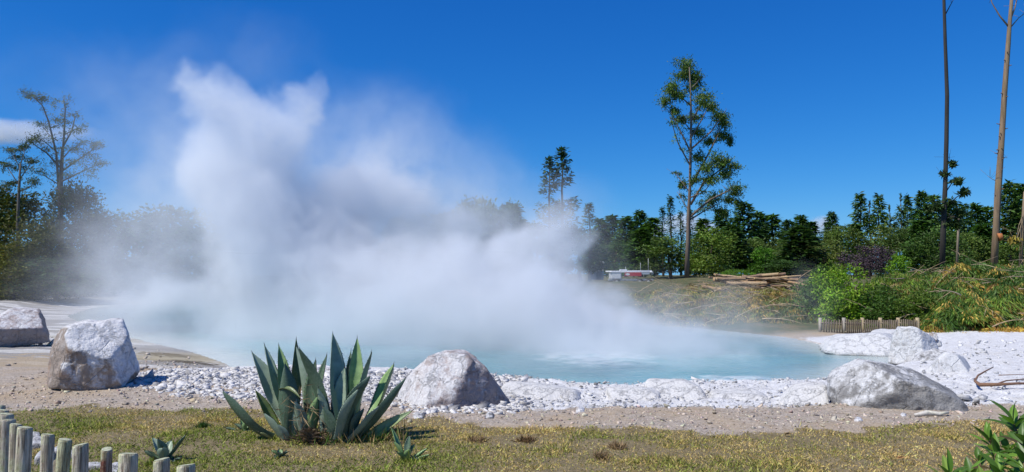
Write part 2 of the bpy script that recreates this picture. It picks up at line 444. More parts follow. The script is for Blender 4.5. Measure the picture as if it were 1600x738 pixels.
used, inv = np.unique(q, return_inverse=True); q = inv.reshape(-1, 4)
shal = sstep(-2.2 - .02 * WY, 0, sdW)
deep = np.array([.075, .215, .245]); lightc = np.array([.14, .335, .36]); shc = np.array([.50, .55, .52]); foam = np.array([.80, .84, .85])
m_ = sstep(-.25, .3, fbm(WX * .16, WY * .3 + 5))[..., None]
wc = deep * (1 - m_) + lightc * m_
wc = wc * (1 - shal[..., None]) + shc * shal[..., None]
fo = (sstep(.25, .9, boil * (1.0 + .9 * fbm(WX * 2.5, WY * 4, oct=5))) * .6)[..., None]
wc = wc * (1 - fo) + foam * fo
wm, t, b = new_mat("thermal_water")
t.L.new(vcol(t), b.inputs["Base Color"]); b.inputs["Roughness"].default_value = .12; b.inputs["IOR"].default_value = 1.33
mp = t.n("ShaderNodeMapping"); mp.inputs["Scale"].default_value = (1, 1.8, 1); t.L.new(gpos(t), mp.inputs[0])
t.L.new(t.bump(t.noise(2.4, 5, .6, mp.outputs[0], .3), .8, .06), b.inputs["Normal"])
wo = mesh_obj("water", np.stack([WX, WY, WZ], -1).reshape(-1, 3)[used], q, wm, None, wc.reshape(-1, 3)[used], True)
tag(wo, kind="structure")

# ------------------------------------------------------------------ steam: a voxel field of drifting puffs
def volume_cloud(name, label, cat, lo, hi, res, solid, veil, warp, cut, mat, kind="stuff", thin=0.1, seed=0.0):
    """solid, veil: lists of (centre, radii, strength); cut: (low, high) of the soft threshold"""
    vol = bpy.data.volumes.new(name)
    o = link(bpy.data.objects.new(name, vol)); tag(o, label, cat, None, kind)
    ng = bpy.data.node_groups.new(name + "_field", "GeometryNodeTree")
    ng.interface.new_socket("Geometry", in_out='INPUT', socket_type='NodeSocketGeometry')
    ng.interface.new_socket("Geometry", in_out='OUTPUT', socket_type='NodeSocketGeometry')
    N, L = ng.nodes, ng.links
    def nd(tp, **k):
        x = N.new(tp)
        for a, b_ in k.items(): setattr(x, a, b_)
        return x
    def put(x, i, v):
        if hasattr(v, "is_linked"): L.new(v, x.inputs[i])
        else: x.inputs[i].default_value = v
    def M(op, a, b_=0.0, c_=0.0, clamp=False):
        x = nd("ShaderNodeMath", operation=op, use_clamp=clamp); put(x, 0, a); put(x, 1, b_); put(x, 2, c_); return x.outputs[0]
    def VM(op, a, b_=None, c_=None):
        x = nd("ShaderNodeVectorMath", operation=op); put(x, 0, a)
        if b_ is not None: put(x, 1, b_)
        if c_ is not None: put(x, 2, c_)
        return x
    pos = nd("GeometryNodeInputPosition").outputs[0]
    pos = VM('ADD', pos, (seed, seed * .7, seed * 1.3)).outputs[0]
    def noise(scale, detail, vec, rough=.55, color=False, dist=0.0):
        x = nd("ShaderNodeTexNoise"); put(x, "Vector", vec); put(x, "Scale", scale); put(x, "Detail", detail); put(x, "Roughness", rough); put(x, "Distortion", dist)
        return x.outputs[1 if color else 0]
    p = pos
    for sc_, amp in warp:
        nv = VM('SUBTRACT', noise(sc_, 2.0, p, .5, True), (.5, .5, .5)).outputs[0]
        p = VM('MULTIPLY_ADD', nv, (amp * 2,) * 3, p).outputs[0]
    p0 = VM('SUBTRACT', p, (seed, seed * .7, seed * 1.3)).outputs[0]
    def field(blobs):
        acc = None
        for c_, r_, s_ in blobs:
            inv = tuple(1.0 / a for a in r_)
            v = VM('MULTIPLY_ADD', p0, inv, tuple(-a * i for a, i in zip(c_, inv))).outputs[0]
            d2 = VM('DOT_PRODUCT', v, v).outputs["Value"]
            f = M('SUBTRACT', 1.0, d2, clamp=True)
            f = M('MULTIPLY', f, f)
            acc = M('MULTIPLY', f, s_) if acc is None else M('MULTIPLY_ADD', f, s_, acc)
        return acc
    det = noise(cut[2], 5.0, p, .6)
    a = M('MULTIPLY_ADD', M('SUBTRACT', det, .5), cut[3], field(solid)) if solid else None
    tot = None
    if solid:
        mr = nd("ShaderNodeMapRange", interpolation_type='SMOOTHSTEP'); put(mr, 0, a); put(mr, 1, cut[0]); put(mr, 2, cut[1])
        tot = M('MULTIPLY', mr.outputs[0], field([(c_, r_, min(1.0, .55 + .5 * s_)) for c_, r_, s_ in solid]), clamp=False)
        tot = M('MINIMUM', tot, 1.3)
        iv = nd("ShaderNodeMapRange"); put(iv, 0, noise(cut[2] * 2.1, 4.0, p, .6)); put(iv, 1, .32); put(iv, 2, .68); put(iv, 3, .45); put(iv, 4, 1.45)
        tot = M('MULTIPLY', tot, iv.outputs[0])
    if veil:
        w = nd("ShaderNodeMapRange", interpolation_type='SMOOTHSTEP'); put(w, 0, noise(cut[2] * .55, 4.0, p, .55)); put(w, 1, .34); put(w, 2, .68); put(w, 3, .12); put(w, 4, 1.0)
        vv = M('MULTIPLY', M('MULTIPLY', field(veil), w.outputs[0]), thin)
        tot = vv if tot is None else M('ADD', tot, vv)
    cut0 = M('MAXIMUM', M('SUBTRACT', tot, .002), 0.0)
    vc_ = nd("GeometryNodeVolumeCube"); put(vc_, "Density", cut0)
    put(vc_, "Min", lo); put(vc_, "Max", hi)
    for k_, r_ in zip(("Resolution X", "Resolution Y", "Resolution Z"), res): vc_.inputs[k_].default_value = r_
    sm = nd("GeometryNodeSetMaterial"); sm.inputs["Material"].default_value = mat
    out = nd("NodeGroupOutput"); nd("NodeGroupInput")
    L.new(vc_.outputs[0], sm.inputs[0]); L.new(sm.outputs[0], out.inputs[0])
    md = o.modifiers.new("field", 'NODES'); md.node_group = ng
    vol.materials.append(mat)
    return o
def vol_mat(name, dens, col=(.895, .912, .935), aniso=0.0):
    m = bpy.data.materials.new(name); m.use_nodes = True
    t = NT(m.node_tree); t.N.remove(t.N["Principled BSDF"])
    pv_ = t.n("ShaderNodeVolumePrincipled")
    pv_.inputs["Color"].default_value = (*col, 1); pv_.inputs["Density"].default_value = dens
    pv_.inputs["Density Attribute"].default_value = "density"; pv_.inputs["Anisotropy"].default_value = aniso
    t.L.new(pv_.outputs[0], t.N["Material Output"].inputs["Volume"])
    return m
steam_mat = vol_mat("steam_vapour", .55)
def B(u, v, d, ru, rv, rd, s=1.0, K=1.32):
    c_ = D(u, v, d); return (tuple(c_), (ru * K * d / F_PX, rd * K, rv * K * d / F_PX), s)
solid = [
    # low bank over the boiling pool
    B(420, 520, 34, 150, 60, 5, .8), B(560, 515, 31, 170, 75, 5, 1.0), B(700, 500, 29, 180, 80, 5, 1.1), B(840, 510, 27, 160, 70, 4, 1.1), B(960, 535, 26, 140, 52, 3.5, 1.0),
    B(1065, 555, 25, 120, 36, 3, .8), B(1165, 572, 23, 95, 22, 2.5, .6),
    B(480, 440, 33, 140, 90, 5, 1.0), B(620, 430, 31, 150, 90, 5, 1.1), B(310, 455, 34, 110, 50, 4, .5), B(220, 470, 35, 120, 42, 4, .48), B(500, 390, 34, 90, 70, 4, .6), B(760, 445, 30, 110, 70, 4, 1.0), B(860, 450, 29, 80, 50, 4, .8), B(950, 490, 28, 70, 36, 3, .7),
    # the tall plume leaning left
    B(430, 360, 33, 100, 90, 4, 1.0), B(390, 290, 33, 90, 80, 4, 1.0), B(365, 220, 33, 72, 80, 3.5, .9), B(335, 155, 33, 50, 55, 3, .75), B(305, 122, 33, 28, 30, 2.5, .55),
    B(440, 195, 33, 58, 62, 3, .7), B(468, 160, 33, 32, 34, 2.5, .55), B(320, 280, 34, 70, 60, 3, .8), B(360, 350, 34, 70, 70, 3.5, .8),
    # the middle plume
    B(600, 355, 36, 120, 80, 4, .75), B(550, 280, 37, 80, 65, 4, .40), B(650, 300, 38, 85, 60, 4, .36), B(620, 235, 38, 70, 45, 4, .26), B(715, 355, 37, 50, 42, 3, .36), B(520, 330, 36, 80, 70, 4, .7),
    # the right hand puff before the pines
    B(845, 378, 31, 60, 48, 3, .75), B(872, 336, 31, 38, 38, 2.4, .62), B(808, 376, 31, 34, 34, 2.2, .55), B(900, 395, 30, 34, 34, 2.2, .5), B(725, 400, 31, 35, 30, 2, .6),
]
veil = [
    B(250, 420, 36, 150, 110, 6, 1.3), B(300, 270, 35, 80, 140, 4, .9), B(165, 450, 38, 80, 75, 5, .6), B(330, 520, 26, 210, 34, 4, 1.3), B(740, 345, 34, 90, 70, 4, 1.3), B(470, 280, 35, 110, 110, 4, 1.0), B(270, 475, 34, 180, 60, 6, 1.6), B(210, 440, 36, 95, 90, 4, .6), B(680, 566, 21.5, 360, 36, 3.5, 1.5), B(260, 330, 39, 140, 110, 6, .7), B(240, 240, 40, 130, 120, 6, .5), B(150, 150, 42, 160, 90, 6, .18),
    B(260, 130, 40, 130, 80, 5, .25), B(570, 260, 38, 150, 120, 6, .9), B(670, 300, 38, 150, 110, 6, .9), B(760, 370, 36, 170, 90, 6, .7), B(860, 380, 33, 100, 100, 5, .6),
    B(950, 455, 31, 90, 50, 4, .6), B(1050, 510, 29, 130, 46, 4, .8), B(1150, 540, 27, 130, 40, 4, .8), B(1240, 565, 23, 100, 32, 3, .8), B(1080, 485, 33, 130, 46, 4, .9), B(1190, 512, 31, 110, 32, 3, .7), B(1140, 572, 20.5, 170, 30, 2.5, 1.9), B(960, 578, 19.5, 160, 24, 2.5, 1.2), B(900, 560, 24, 120, 36, 3, 1.2), B(700, 540, 26, 420, 50, 6, .9),
    B(420, 540, 28, 230, 50, 6, .7), B(1260, 480, 30, 45, 60, 2, .35), B(980, 570, 22, 260, 35, 3, .45), B(600, 190, 40, 150, 80, 5, .2), B(400, 100, 38, 130, 80, 5, .2),
]
steam = volume_cloud("steam", "billowing white steam drifting leftwards off the turquoise pool", "steam", (-32, 15, -.62), (13, 56, 15), (360, 180, 150), solid, veil,
                     [(.20, 1.6), (.6, .8), (1.6, .45)], (.22, .64, .95, 1.25), steam_mat, thin=.26)
steam.location = (0, 0, 0)

# ------------------------------------------------------------------ boulders
def rock_mat(name, stone, stone2, white, cover=.5, up=.6, rust=(.33, .19, .11), rust_amt=.2, side=(0, 0, 0)):
    """stone under a chalky sinter crust that sits on the faces looking up (and along 'side')"""
    m, t, b = new_mat(name)
    P = opos(t)
    n1, n2, n3, n4 = t.noise(1.6, 6, .62, P, .4), t.noise(7, 6, .65, P), t.noise(30, 4, .6, P), t.noise(90, 3, .6, P)
    g = t.n("ShaderNodeNewGeometry")
    vm = t.n("ShaderNodeVectorMath", operation='DOT_PRODUCT'); t.L.new(g.outputs["Normal"], vm.inputs[0]); vm.inputs[1].default_value = (side[0], side[1], up)
    k = t.math('ADD', vm.outputs["Value"], t.math('MULTIPLY', t.math('SUBTRACT', n1, .5), 1.6))
    k = t.math('ADD', k, t.math('MULTIPLY', t.math('SUBTRACT', n2, .5), 1.0))
    k = t.math('ADD', k, t.math('MULTIPLY', t.math('SUBTRACT', n3, .5), .5))
    st = t.mix(t.rng(n2, .35, .65), stone, stone2)
    st = t.mix(t.math('MULTIPLY', t.rng(n1, .52, .66), rust_amt), st, rust)
    st = t.mix(t.math('MULTIPLY', t.rng(n3, .55, .72), .5), st, tuple(x * .5 for x in stone))
    wh = t.mix(t.rng(n3, .4, .65), tuple(x * .80 for x in white), white)
    mp = t.n("ShaderNodeMapping"); mp.inputs["Scale"].default_value = (1, 1, .14); t.L.new(P, mp.inputs[0])
    k = t.math('ADD', k, t.math('MULTIPLY', t.math('SUBTRACT', t.noise(9, 4, .6, mp.outputs[0], .5), .5), .9))
    c = t.mix(t.rng(k, .50 - cover, .92 - cover), st, wh)
    c = t.mix(t.math('MULTIPLY', t.rng(t.noise(3.2, 5, .6, P, .6), .55, .7), .45), c, tuple(.5 * a + .5 * b_ for a, b_ in zip(stone, white)))
    wq = t.n("ShaderNodeVectorMath", operation='MULTIPLY_ADD'); t.L.new(n2, wq.inputs[0]); wq.inputs[1].default_value = (.5, .5, .5); t.L.new(P, wq.inputs[2])
    cr_ = t.vor(2.3, wq.outputs[0], 'DISTANCE_TO_EDGE')
    c = t.mix(t.math('MULTIPLY', t.rng(cr_, .0, .025, 1, 0), t.rng(n1, .5, .64, 0, .45)), c, tuple(x * .35 for x in stone))
    t.L.new(c, b.inputs["Base Color"]); b.inputs["Roughness"].default_value = .93; b.inputs["Specular IOR Level"].default_value = .25
    h = t.math('ADD', t.math('MULTIPLY', t.math('ADD', n2, t.rng(cr_, 0, .03, -.4, 0)), .5), t.math('ADD', t.math('MULTIPLY', n3, .3), t.math('MULTIPLY', n4, .12)))
    t.L.new(t.bump(h, .8, .10), b.inputs["Normal"])
    return m
WHITE = (.74, .735, .735)
M_pink = rock_mat("pink_sinter_rock", (.42, .34, .31), (.32, .27, .245), (.68, .67, .67), .40, .42, (.40, .24, .17), .5, (-.40, -.25, 0))
M_brown = rock_mat("brown_sinter_rock", (.36, .30, .255), (.27, .225, .19), WHITE, .52, .70, (.44, .25, .14), .6, (.60, -.10, 0))
M_grey = rock_mat("grey_sinter_rock", (.22, .215, .21), (.31, .30, .285), (.66, .66, .66), .06, .80, (.36, .32, .26), .5, (-.55, .15, 0))
M_white = rock_mat("white_sinter_rock", (.52, .50, .48), (.44, .42, .40), (.68, .68, .68), .80, .5, (.5, .45, .36), .2)
M_slab = rock_mat("sinter_slab", (.50, .47, .42), (.58, .55, .50), (.70, .69, .67), .70, .7, (.45, .40, .3), .3)
_ico = {}
def ico(sub):
    if sub not in _ico:
        bm = bmesh.new(); bmesh.ops.create_icosphere(bm, subdivisions=sub, radius=1)
        _ico[sub] = (np.array([v.co[:] for v in bm.verts]), np.array([[v.index for v in f.verts] for f in bm.faces])); bm.free()
    return _ico[sub]
def polytope(planes, sub, sharp=22):
    """radial soft-minimum of half-spaces (n, d) round the origin"""
    V, Fc = ico(sub)
    acc = np.zeros(len(V))
    for n, d in planes:
        n = np.asarray(n, float); n = n / np.linalg.norm(n)
        dt = np.maximum(V @ n, 1e-4)
        acc += np.minimum((d / dt), 1e3) ** (-sharp)
    return V * (acc ** (-1 / sharp))[:, None], Fc
def boulder(name, label, sil, d, thick, mat, extra=(), sub=6, amp=.05, group=None, cat="rock", seed=0.0, sharp=28, lean=.25, base=None, crag=0.0):
    """sil: silhouette in picture pixels, given distance d; thick: half depth; extra: (normal, fraction of thick/size) facets"""
    pts = [D(u, v, d) for u, v in sil]
    cx = (min(p.x for p in pts) + max(p.x for p in pts)) / 2; cz = (min(p.z for p in pts) * .55 + max(p.z for p in pts) * .45)
    loc = Vector((cx, d + thick * .5, cz))
    pl = [(p.x - cx, p.z - cz) for p in pts]; n = len(pl)
    area = sum(pl[i][0] * pl[(i + 1) % n][1] - pl[(i + 1) % n][0] * pl[i][1] for i in range(n))
    planes = []
    for i in range(n):
        (ax, az), (bx, bz) = pl[i], pl[(i + 1) % n]
        nx, nz = (bz - az), -(bx - ax)
        if area < 0: nx, nz = -nx, -nz
        L_ = math.hypot(nx, nz) or 1e-6; nx, nz = nx / L_, nz / L_
        dist = nx * ax + nz * az
        if dist <= .02: dist = .02
        ty = lean * random.uniform(-.6, .6)
        planes.append(((nx, ty, nz), dist / math.sqrt(1 + ty * ty)))
    h = max(p.z for p in pts) - min(p.z for p in pts)
    planes += [((0.1, -1, .35), thick * .95), ((0, 1, .3), thick), ((.5, -.8, .2), thick * 1.25), ((-.6, -.8, .25), thick * 1.3), ((.6, .8, .3), thick * 1.25), ((-.6, .8, .3), thick * 1.25), ((0, 0, -1), h * .9)]
    planes += [(nn, f) for nn, f in extra]
    V, Fc = polytope(planes, sub, sharp)
    N = V / np.linalg.norm(V, axis=1)[:, None]
    s = seed + 3.1
    k = 1 + amp * (1.2 * fbm(N[:, 0] * 2.2 + s, N[:, 1] * 2.2, N[:, 2] * 2.2 + s, 3) + .5 * fbm(V[:, 0] * 7 + s, V[:, 1] * 7, V[:, 2] * 7, 4) + .22 * fbm(V[:, 0] * 24, V[:, 1] * 24 + s, V[:, 2] * 24, 3))
    k = k + .05 * (np.abs(fbm(V[:, 0] * 1.9 + s, V[:, 1] * 1.9, V[:, 2] * 2.6 + s, 4)) - .22) + .03 * (np.abs(fbm(V[:, 0] * 5 + s, V[:, 1] * 5, V[:, 2] * 7 + s, 3)) - .2)
    if crag: k = k - crag * np.maximum(0, .12 - np.abs(fbm(V[:, 0] * 2.6 + s, V[:, 1] * 2.6, V[:, 2] * 3.4 + s, 3))) * 3
    V = V * k[:, None]
    az = math.atan2(loc.x, d)
    V[:, 0] *= math.cos(az)
    o = mesh_obj(name, V, Fc, mat, None, None, True)
    loc.y = d + thick * .5 * math.cos(az); loc.x = cx + thick * .5 * math.sin(az)
    o.location = loc; o.rotation_euler = (0, 0, -az)
    return tag(o, label, cat, group)
boulder("boulder", "large brown boulder with white crusted top and orange stained foot, left of the big agave",
        [(72, 606), (78, 552), (104, 508), (150, 503), (198, 500), (206, 530), (224, 585), (200, 612)], 12.6, .8, M_brown,
        [((.1, -.7, .75), .52), ((.75, -.65, .15), .66), ((-.75, -.5, .1), .70), ((-.2, -1, -.25), .62)], 6, .06, seed=1.3, crag=.05)
boulder("boulder", "pinkish flat topped boulder at the far left edge with a dark underside",
        [(-30, 545), (-12, 500), (14, 486), (62, 490), (72, 508), (80, 535)], 20.5, .9, M_pink, [((0, -.5, 1), .36), ((0, -1, -.35), .55)], 6, .05, seed=4.2, crag=.04)
boulder("boulder", "pink and white peaked boulder right of the big agave in the middle foreground",
        [(618, 636), (628, 606), (645, 582), (668, 561), (697, 551), (732, 555), (756, 572), (780, 604), (800, 640), (770, 655), (660, 650)], 11.6, .75, M_pink,
        [((-.25, -.75, .7), .56), ((.6, -.75, .15), .60), ((.1, -1, -.1), .78), ((-.8, -.5, .4), .66)], 6, .055, seed=7.7, crag=.05)
boulder("boulder", "big grey wedge shaped boulder sloping down to the right beside the leafy shrub",
        [(1286, 630), (1290, 602), (1345, 568), (1368, 571), (1440, 591), (1504, 624), (1514, 648), (1440, 662), (1300, 655)], 11.2, .8, M_grey,
        [((-.45, -.72, .55), .62), ((.35, -.9, .22), .70), ((.02, -1, -.35), .66), ((.25, -.2, 1), .50), ((-.6, -.9, -.2), .86)], 6, .055, seed=2.6, crag=.06)
boulder("boulder", "long low white rock across the pool, in front of the picket fence",
        [(1278, 552), (1292, 536), (1330, 524), (1378, 521), (1400, 530), (1402, 556)], 24.5, 1.1, M_white, [((0, -.6, 1), .42)], 5, .05, seed=3.4, cat="rock")
boulder("boulder", "low white rock behind the upright block, nearest the fence posts",
        [(1340, 545), (1362, 521), (1395, 516), (1430, 520), (1440, 545)], 27.0, .8, M_white, (), 5, .06, seed=13.4)
boulder("boulder", "upright white block of rock at the right rim of the pool",
        [(1386, 572), (1392, 530), (1402, 512), (1434, 513), (1457, 526), (1468, 546), (1456, 572)], 20.6, .6, M_white, [((-.25, -1, .12), .46), ((.8, -.55, .25), .52)], 6, .05, seed=5.9, crag=.05)
boulder("boulder", "small grey-white rock lying right below the upright white block",
        [(1422, 578), (1430, 556), (1450, 548), (1482, 549), (1480, 576), (1440, 586)], 19.2, .36, M_grey, [((0, -.6, .8), .2)], 5, .08, seed=8.1)
boulder("boulder", "smooth white mound of rock behind the grey wedge boulder",
        [(1440, 600), (1452, 574), (1476, 552), (1500, 556), (1530, 600)], 17.4, .6, M_white, (), 5, .05, seed=9.1)
boulder("stone", "brown topped stone resting on a white one beside the upright white block", [(1451, 530), (1452, 522), (1457, 519), (1463, 521), (1466, 527), (1463, 533)], 21.2, .1, M_brown, (), 4, .08, seed=6.1, cat="stone")
boulder("stone", "small white stone under the brown topped one by the upright white block", [(1452, 540), (1456, 533), (1464, 530), (1471, 534), (1472, 541)], 21.2, .12, M_white, (), 4, .08, seed=6.9, cat="stone")
# flat sinter slabs along the near lip
for lab, sil, d, th, sd_ in [
    ("low white slab on the pool's near lip, just right of the pink boulder", [(770, 640), (782, 604), (815, 599), (850, 602), (900, 608), (910, 622), (890, 640)], 13.0, .55, 1.0),
    ("flat square-ended white slab left of the humped one on the pool's near lip", [(944, 640), (949, 610), (968, 605), (1010, 604), (1034, 612), (1034, 640)], 13.0, .5, 2.0),
    ("humped white slab standing highest on the middle of the pool's near lip", [(998, 640), (1004, 600), (1030, 595), (1072, 595), (1094, 603), (1108, 622), (1080, 640)], 13.2, .5, 3.0),
    ("thin white slab right of the humped one on the pool's near lip", [(1094, 640), (1110, 615), (1140, 611), (1190, 612), (1212, 624), (1190, 642)], 12.9, .5, 4.0),
    ("rounded white slab against the left end of the grey wedge boulder", [(1212, 640), (1238, 607), (1262, 600), (1292, 600), (1298, 642)], 12.2, .45, 5.0)]:
    sil = [(u_, v_ + 5) for u_, v_ in sil]
    boulder("sinter_slab", lab, sil, d, th, M_slab, [((0, -.45, 1), .2)], 5, .07, seed=sd_, group="white slabs on the near lip of the pool", cat="rock slab")

# ------------------------------------------------------------------ loose stones
def stones(name, X, Y, S, cols, mat, sub=1, sink=.25, flat=.7, kind="stuff"):
    V0 = np.array([(x, y, z) for x in (-.75, .75) for y in (-.75, .75) for z in (-.75, .75)], float)
    F0 = np.array([(0, 1, 3), (0, 3, 2), (4, 6, 7), (4, 7, 5), (0, 4, 5), (0, 5, 1), (2, 3, 7), (2, 7, 6), (0, 2, 6), (0, 6, 4), (1, 5, 7), (1, 7, 3)])
    n = len(X); k = len(V0)
    Z = ground(X, Y)
    a = rng.uniform(0, 2 * math.pi, n); sc = np.stack([rng.uniform(.7, 1.3, n), rng.uniform(.7, 1.3, n), rng.uniform(.5, 1.0, n) * flat], -1) * S[:, None]
    J = 1 + rng.uniform(-.42, .32, (n, k))
    V = V0[None] * J[..., None] * sc[:, None, :]
    til = rng.normal(0, .3, (n, 2))
    V[..., 2] += V[..., 0] * til[:, :1] + V[..., 1] * til[:, 1:]
    c, s = np.cos(a)[:, None], np.sin(a)[:, None]
    V = np.stack([V[..., 0] * c - V[..., 1] * s, V[..., 0] * s + V[..., 1] * c, V[..., 2]], -1)
    V += np.stack([X, Y, Z + S * flat * (.5 - sink)], -1)[:, None, :]
    Fa = (F0[None] + (np.arange(n) * k)[:, None, None]).reshape(-1, 3)
    return tag(mesh_obj(name, V.reshape(-1, 3), Fa, mat, None, np.repeat(cols, k, 0)), kind=kind)
sm_, t, b = new_mat("loose_stone")
n_ = t.noise(40, 4, .6, opos(t)); t.L.new(t.mix(t.rng(n_, .35, .65), t.mix(1.0, vcol(t), (.72, .71, .70), 'MULTIPLY'), vcol(t)), b.inputs["Base Color"])
b.inputs["Roughness"].default_value = .95; b.inputs["Specular IOR Level"].default_value = .2
t.L.new(t.bump(n_, .6, .02), b.inputs["Normal"])
def pick(n, x0, x1, y0, y1, keepf):
    X, Y = rng.uniform(x0, x1, n), rng.uniform(y0, y1, n); p = keepf(X, Y); m = rng.random(n) < p
    return X[m], Y[m]
def nearf(x): return np.interp(x, [-8, -7.0, -6.3, -5.5, -4, -2, -1, 0.5, 2, 3, 4, 5.2, 6.5, 8, 12], [30, 13.6, 12.7, 12.2, 11.6, 11.3, 10.5, 10.9, 11.2, 11.2, 11.2, 11.5, 11.3, 11.0, 11.0])
# heaped white rubble behind the agave, from the brown boulder to the pink one
X, Y = pick(15000, -7.2, 0.2, 10.6, 16, lambda x, y: sstep(-.15, .25, y - nearf(x) - .15 * fbm(x * 2, y * 2)) * (pool_sd(x, y) > .1) * sstep(16, 14.5, y))
cl = np.stack([rng.uniform(.58, .80, len(X))] * 3, -1) * np.array([1, .985, .97]); cl[rng.random(len(X)) < .12] *= .55
stones("white_rubble", X, Y, rng.gamma(1.6, .0125, len(X)) + .007, cl, sm_, flat=.55, sink=.5)
X, Y = pick(2600, 0.2, 7.0, 10.4, 16, lambda x, y: .75 * sstep(-.25, .35, y - nearf(x) - .25 * fbm(x * 1.5, y * 2)) * (pool_sd(x, y) > .02))
cl = np.stack([rng.uniform(.46, .80, len(X))] * 3, -1) * np.array([1, .985, .96]); cl[rng.random(len(X)) < .12] *= .45
stones("pale_rubble", X, Y, rng.gamma(1.5, .0085, len(X)) + .006, cl, sm_, flat=.5, sink=.45)
X, Y = pick(5000, 4.5, 18, 10.8, 26, lambda x, y: .30 * sstep(-.2, .5, y - nearf(x)) * (pool_sd(x, y) > .6) * sstep(5.0, 6.0, x - .1 * (y - 12)))
cl = np.stack([rng.uniform(.50, .80, len(X))] * 3, -1); cl[rng.random(len(X)) < .12] *= .5
stones("white_grit", X, Y, rng.gamma(1.8, .014, len(X)) + .008, cl, sm_)
# brown gravel on the strip between lawn and crust
X, Y = pick(30000, -9, 9, 9.0, 20, lambda x, y: sstep(-.3, .2, y - grass_edge(x)) * sstep(.5, -.1, y - nearf(x)) * (pool_sd(x, y) > .5) * np.where(y > 13, .3, .8))
cl = np.array([.55, .465, .375]) * rng.uniform(.55, 1.45, (len(X), 1)) * (1 + rng.normal(0, .05, (len(X), 3)))
stones("gravel", X, Y, rng.gamma(1.5, .0055, len(X)) + .0045, np.clip(cl, 0, .75), sm_)
X, Y = pick(900, -22, -6, 14, 40, lambda x, y: .5 * (pool_sd(x, y) > .6))
cl = np.array([.42, .37, .31]) * rng.uniform(.5, 1.6, (len(X), 1)) * np.ones((1, 3))
stones("terrace_gravel", X, Y, rng.gamma(1.7, .018, len(X)) + .012, np.clip(cl, 0, .75), sm_)
# single stones one can point at
for lab, u, v, w, h, mat, sd_ in [
    ("dark brown stone lying alone on the gravel in front of the lip's gap", 906, 643, 9, 5, M_brown, 1), ("small dark stone on the gravel before the grey wedge boulder", 1341, 658, 8, 4, M_brown, 2),
    ("yellowish small stone under the front of the grey wedge boulder", 1411, 650, 6, 4, M_brown, 3), ("grey angular stone at the right foot of the pink boulder", 765, 653, 8, 5, M_grey, 5),
    ("pale stone half sunk in the lawn edge left of the pink boulder", 655, 654, 10, 5, M_grey, 6), ("flat grey stone under the edge of the white rubble near the brown boulder", 160, 606, 11, 6, M_grey, 8),
    ("grey stone jutting from the edge of the white rubble heap", 295, 622, 9, 5, M_grey, 9), ("dark grey stone at the left corner of the white rubble", 168, 603, 8, 5, M_brown, 10),
    ("grey lump leaning on the left foot of the pink boulder", 638, 615, 13, 14, M_grey, 12)]:
    p = GH(u, v)
    boulder("stone", lab, [(u - w, v + 3), (u - w * .8, v - h * .4), (u - w * .2, v - h), (u + w * .6, v - h * .7), (u + w, v + 1), (u + w * .4, v + 4)], p.y, .09 + w * .003, mat, (), 4, .1, cat="stone", seed=sd_ * 1.7, group="single stones on the gravel")

# ------------------------------------------------------------------ driftwood
M_stick = wood_mat("bare_branch", (1, 1, 1), 30, .4, .85, .3)
mb = MB()
q = [D(u, v, y) for u, v, y in [(1523, 588, 14.4), (1524, 592, 14.1), (1531, 601, 13.6), (1560, 602, 13.5), (1588, 600, 13.5), (1620, 599, 13.5)]]
for p in q: p.z = gz(p.x, p.y) + .07
br_c = (.22, .12, .075)
t0 = thing("branch", "forked reddish brown branch lying on the white crust at the right edge", "branch", tuple(q[2]))
mb.tube(q, [.022, .026, .036, .028, .022, .016], 7, br_c); mb.build("stem", M_stick, t0, True, q[2])
for pts, r_ in [([(1523, 592, 14.2), (1528, 583, 14.6), (1540, 579, 14.9), (1552, 575, 15.2)], .022), ([(1548, 600, 13.6), (1572, 590, 14.1), (1600, 585, 14.4), (1625, 578, 14.7)], .016), ([(1560, 570, 15.5), (1590, 568, 15.7), (1620, 566, 15.8)], .010)]:
    mb = MB(); qq = [D(*a) for a in pts]
    for i, p in enumerate(qq): p.z = gz(p.x, p.y) + (.06 + .05 * i if r_ == .022 else .04)
    mb.tube(qq, np.linspace(r_, r_ * .4, len(qq)), 6, br_c); mb.build("twig", M_stick, t0, True, q[2])
p = GH(1455, 651); mb = MB()
mb.tube([(p.x - .22, p.y, p.z + .02), (p.x - .05, p.y + .02, p.z + .045), (p.x + .1, p.y, p.z + .035), (p.x + .22, p.y - .03, p.z + .06)], [.02, .032, .028, .016], 7, (.62, .58, .52), wob=.15)
tag(mb.build("driftwood", M_stick, None, True), "bleached stick lying at the foot of the grey wedge boulder", "stick")

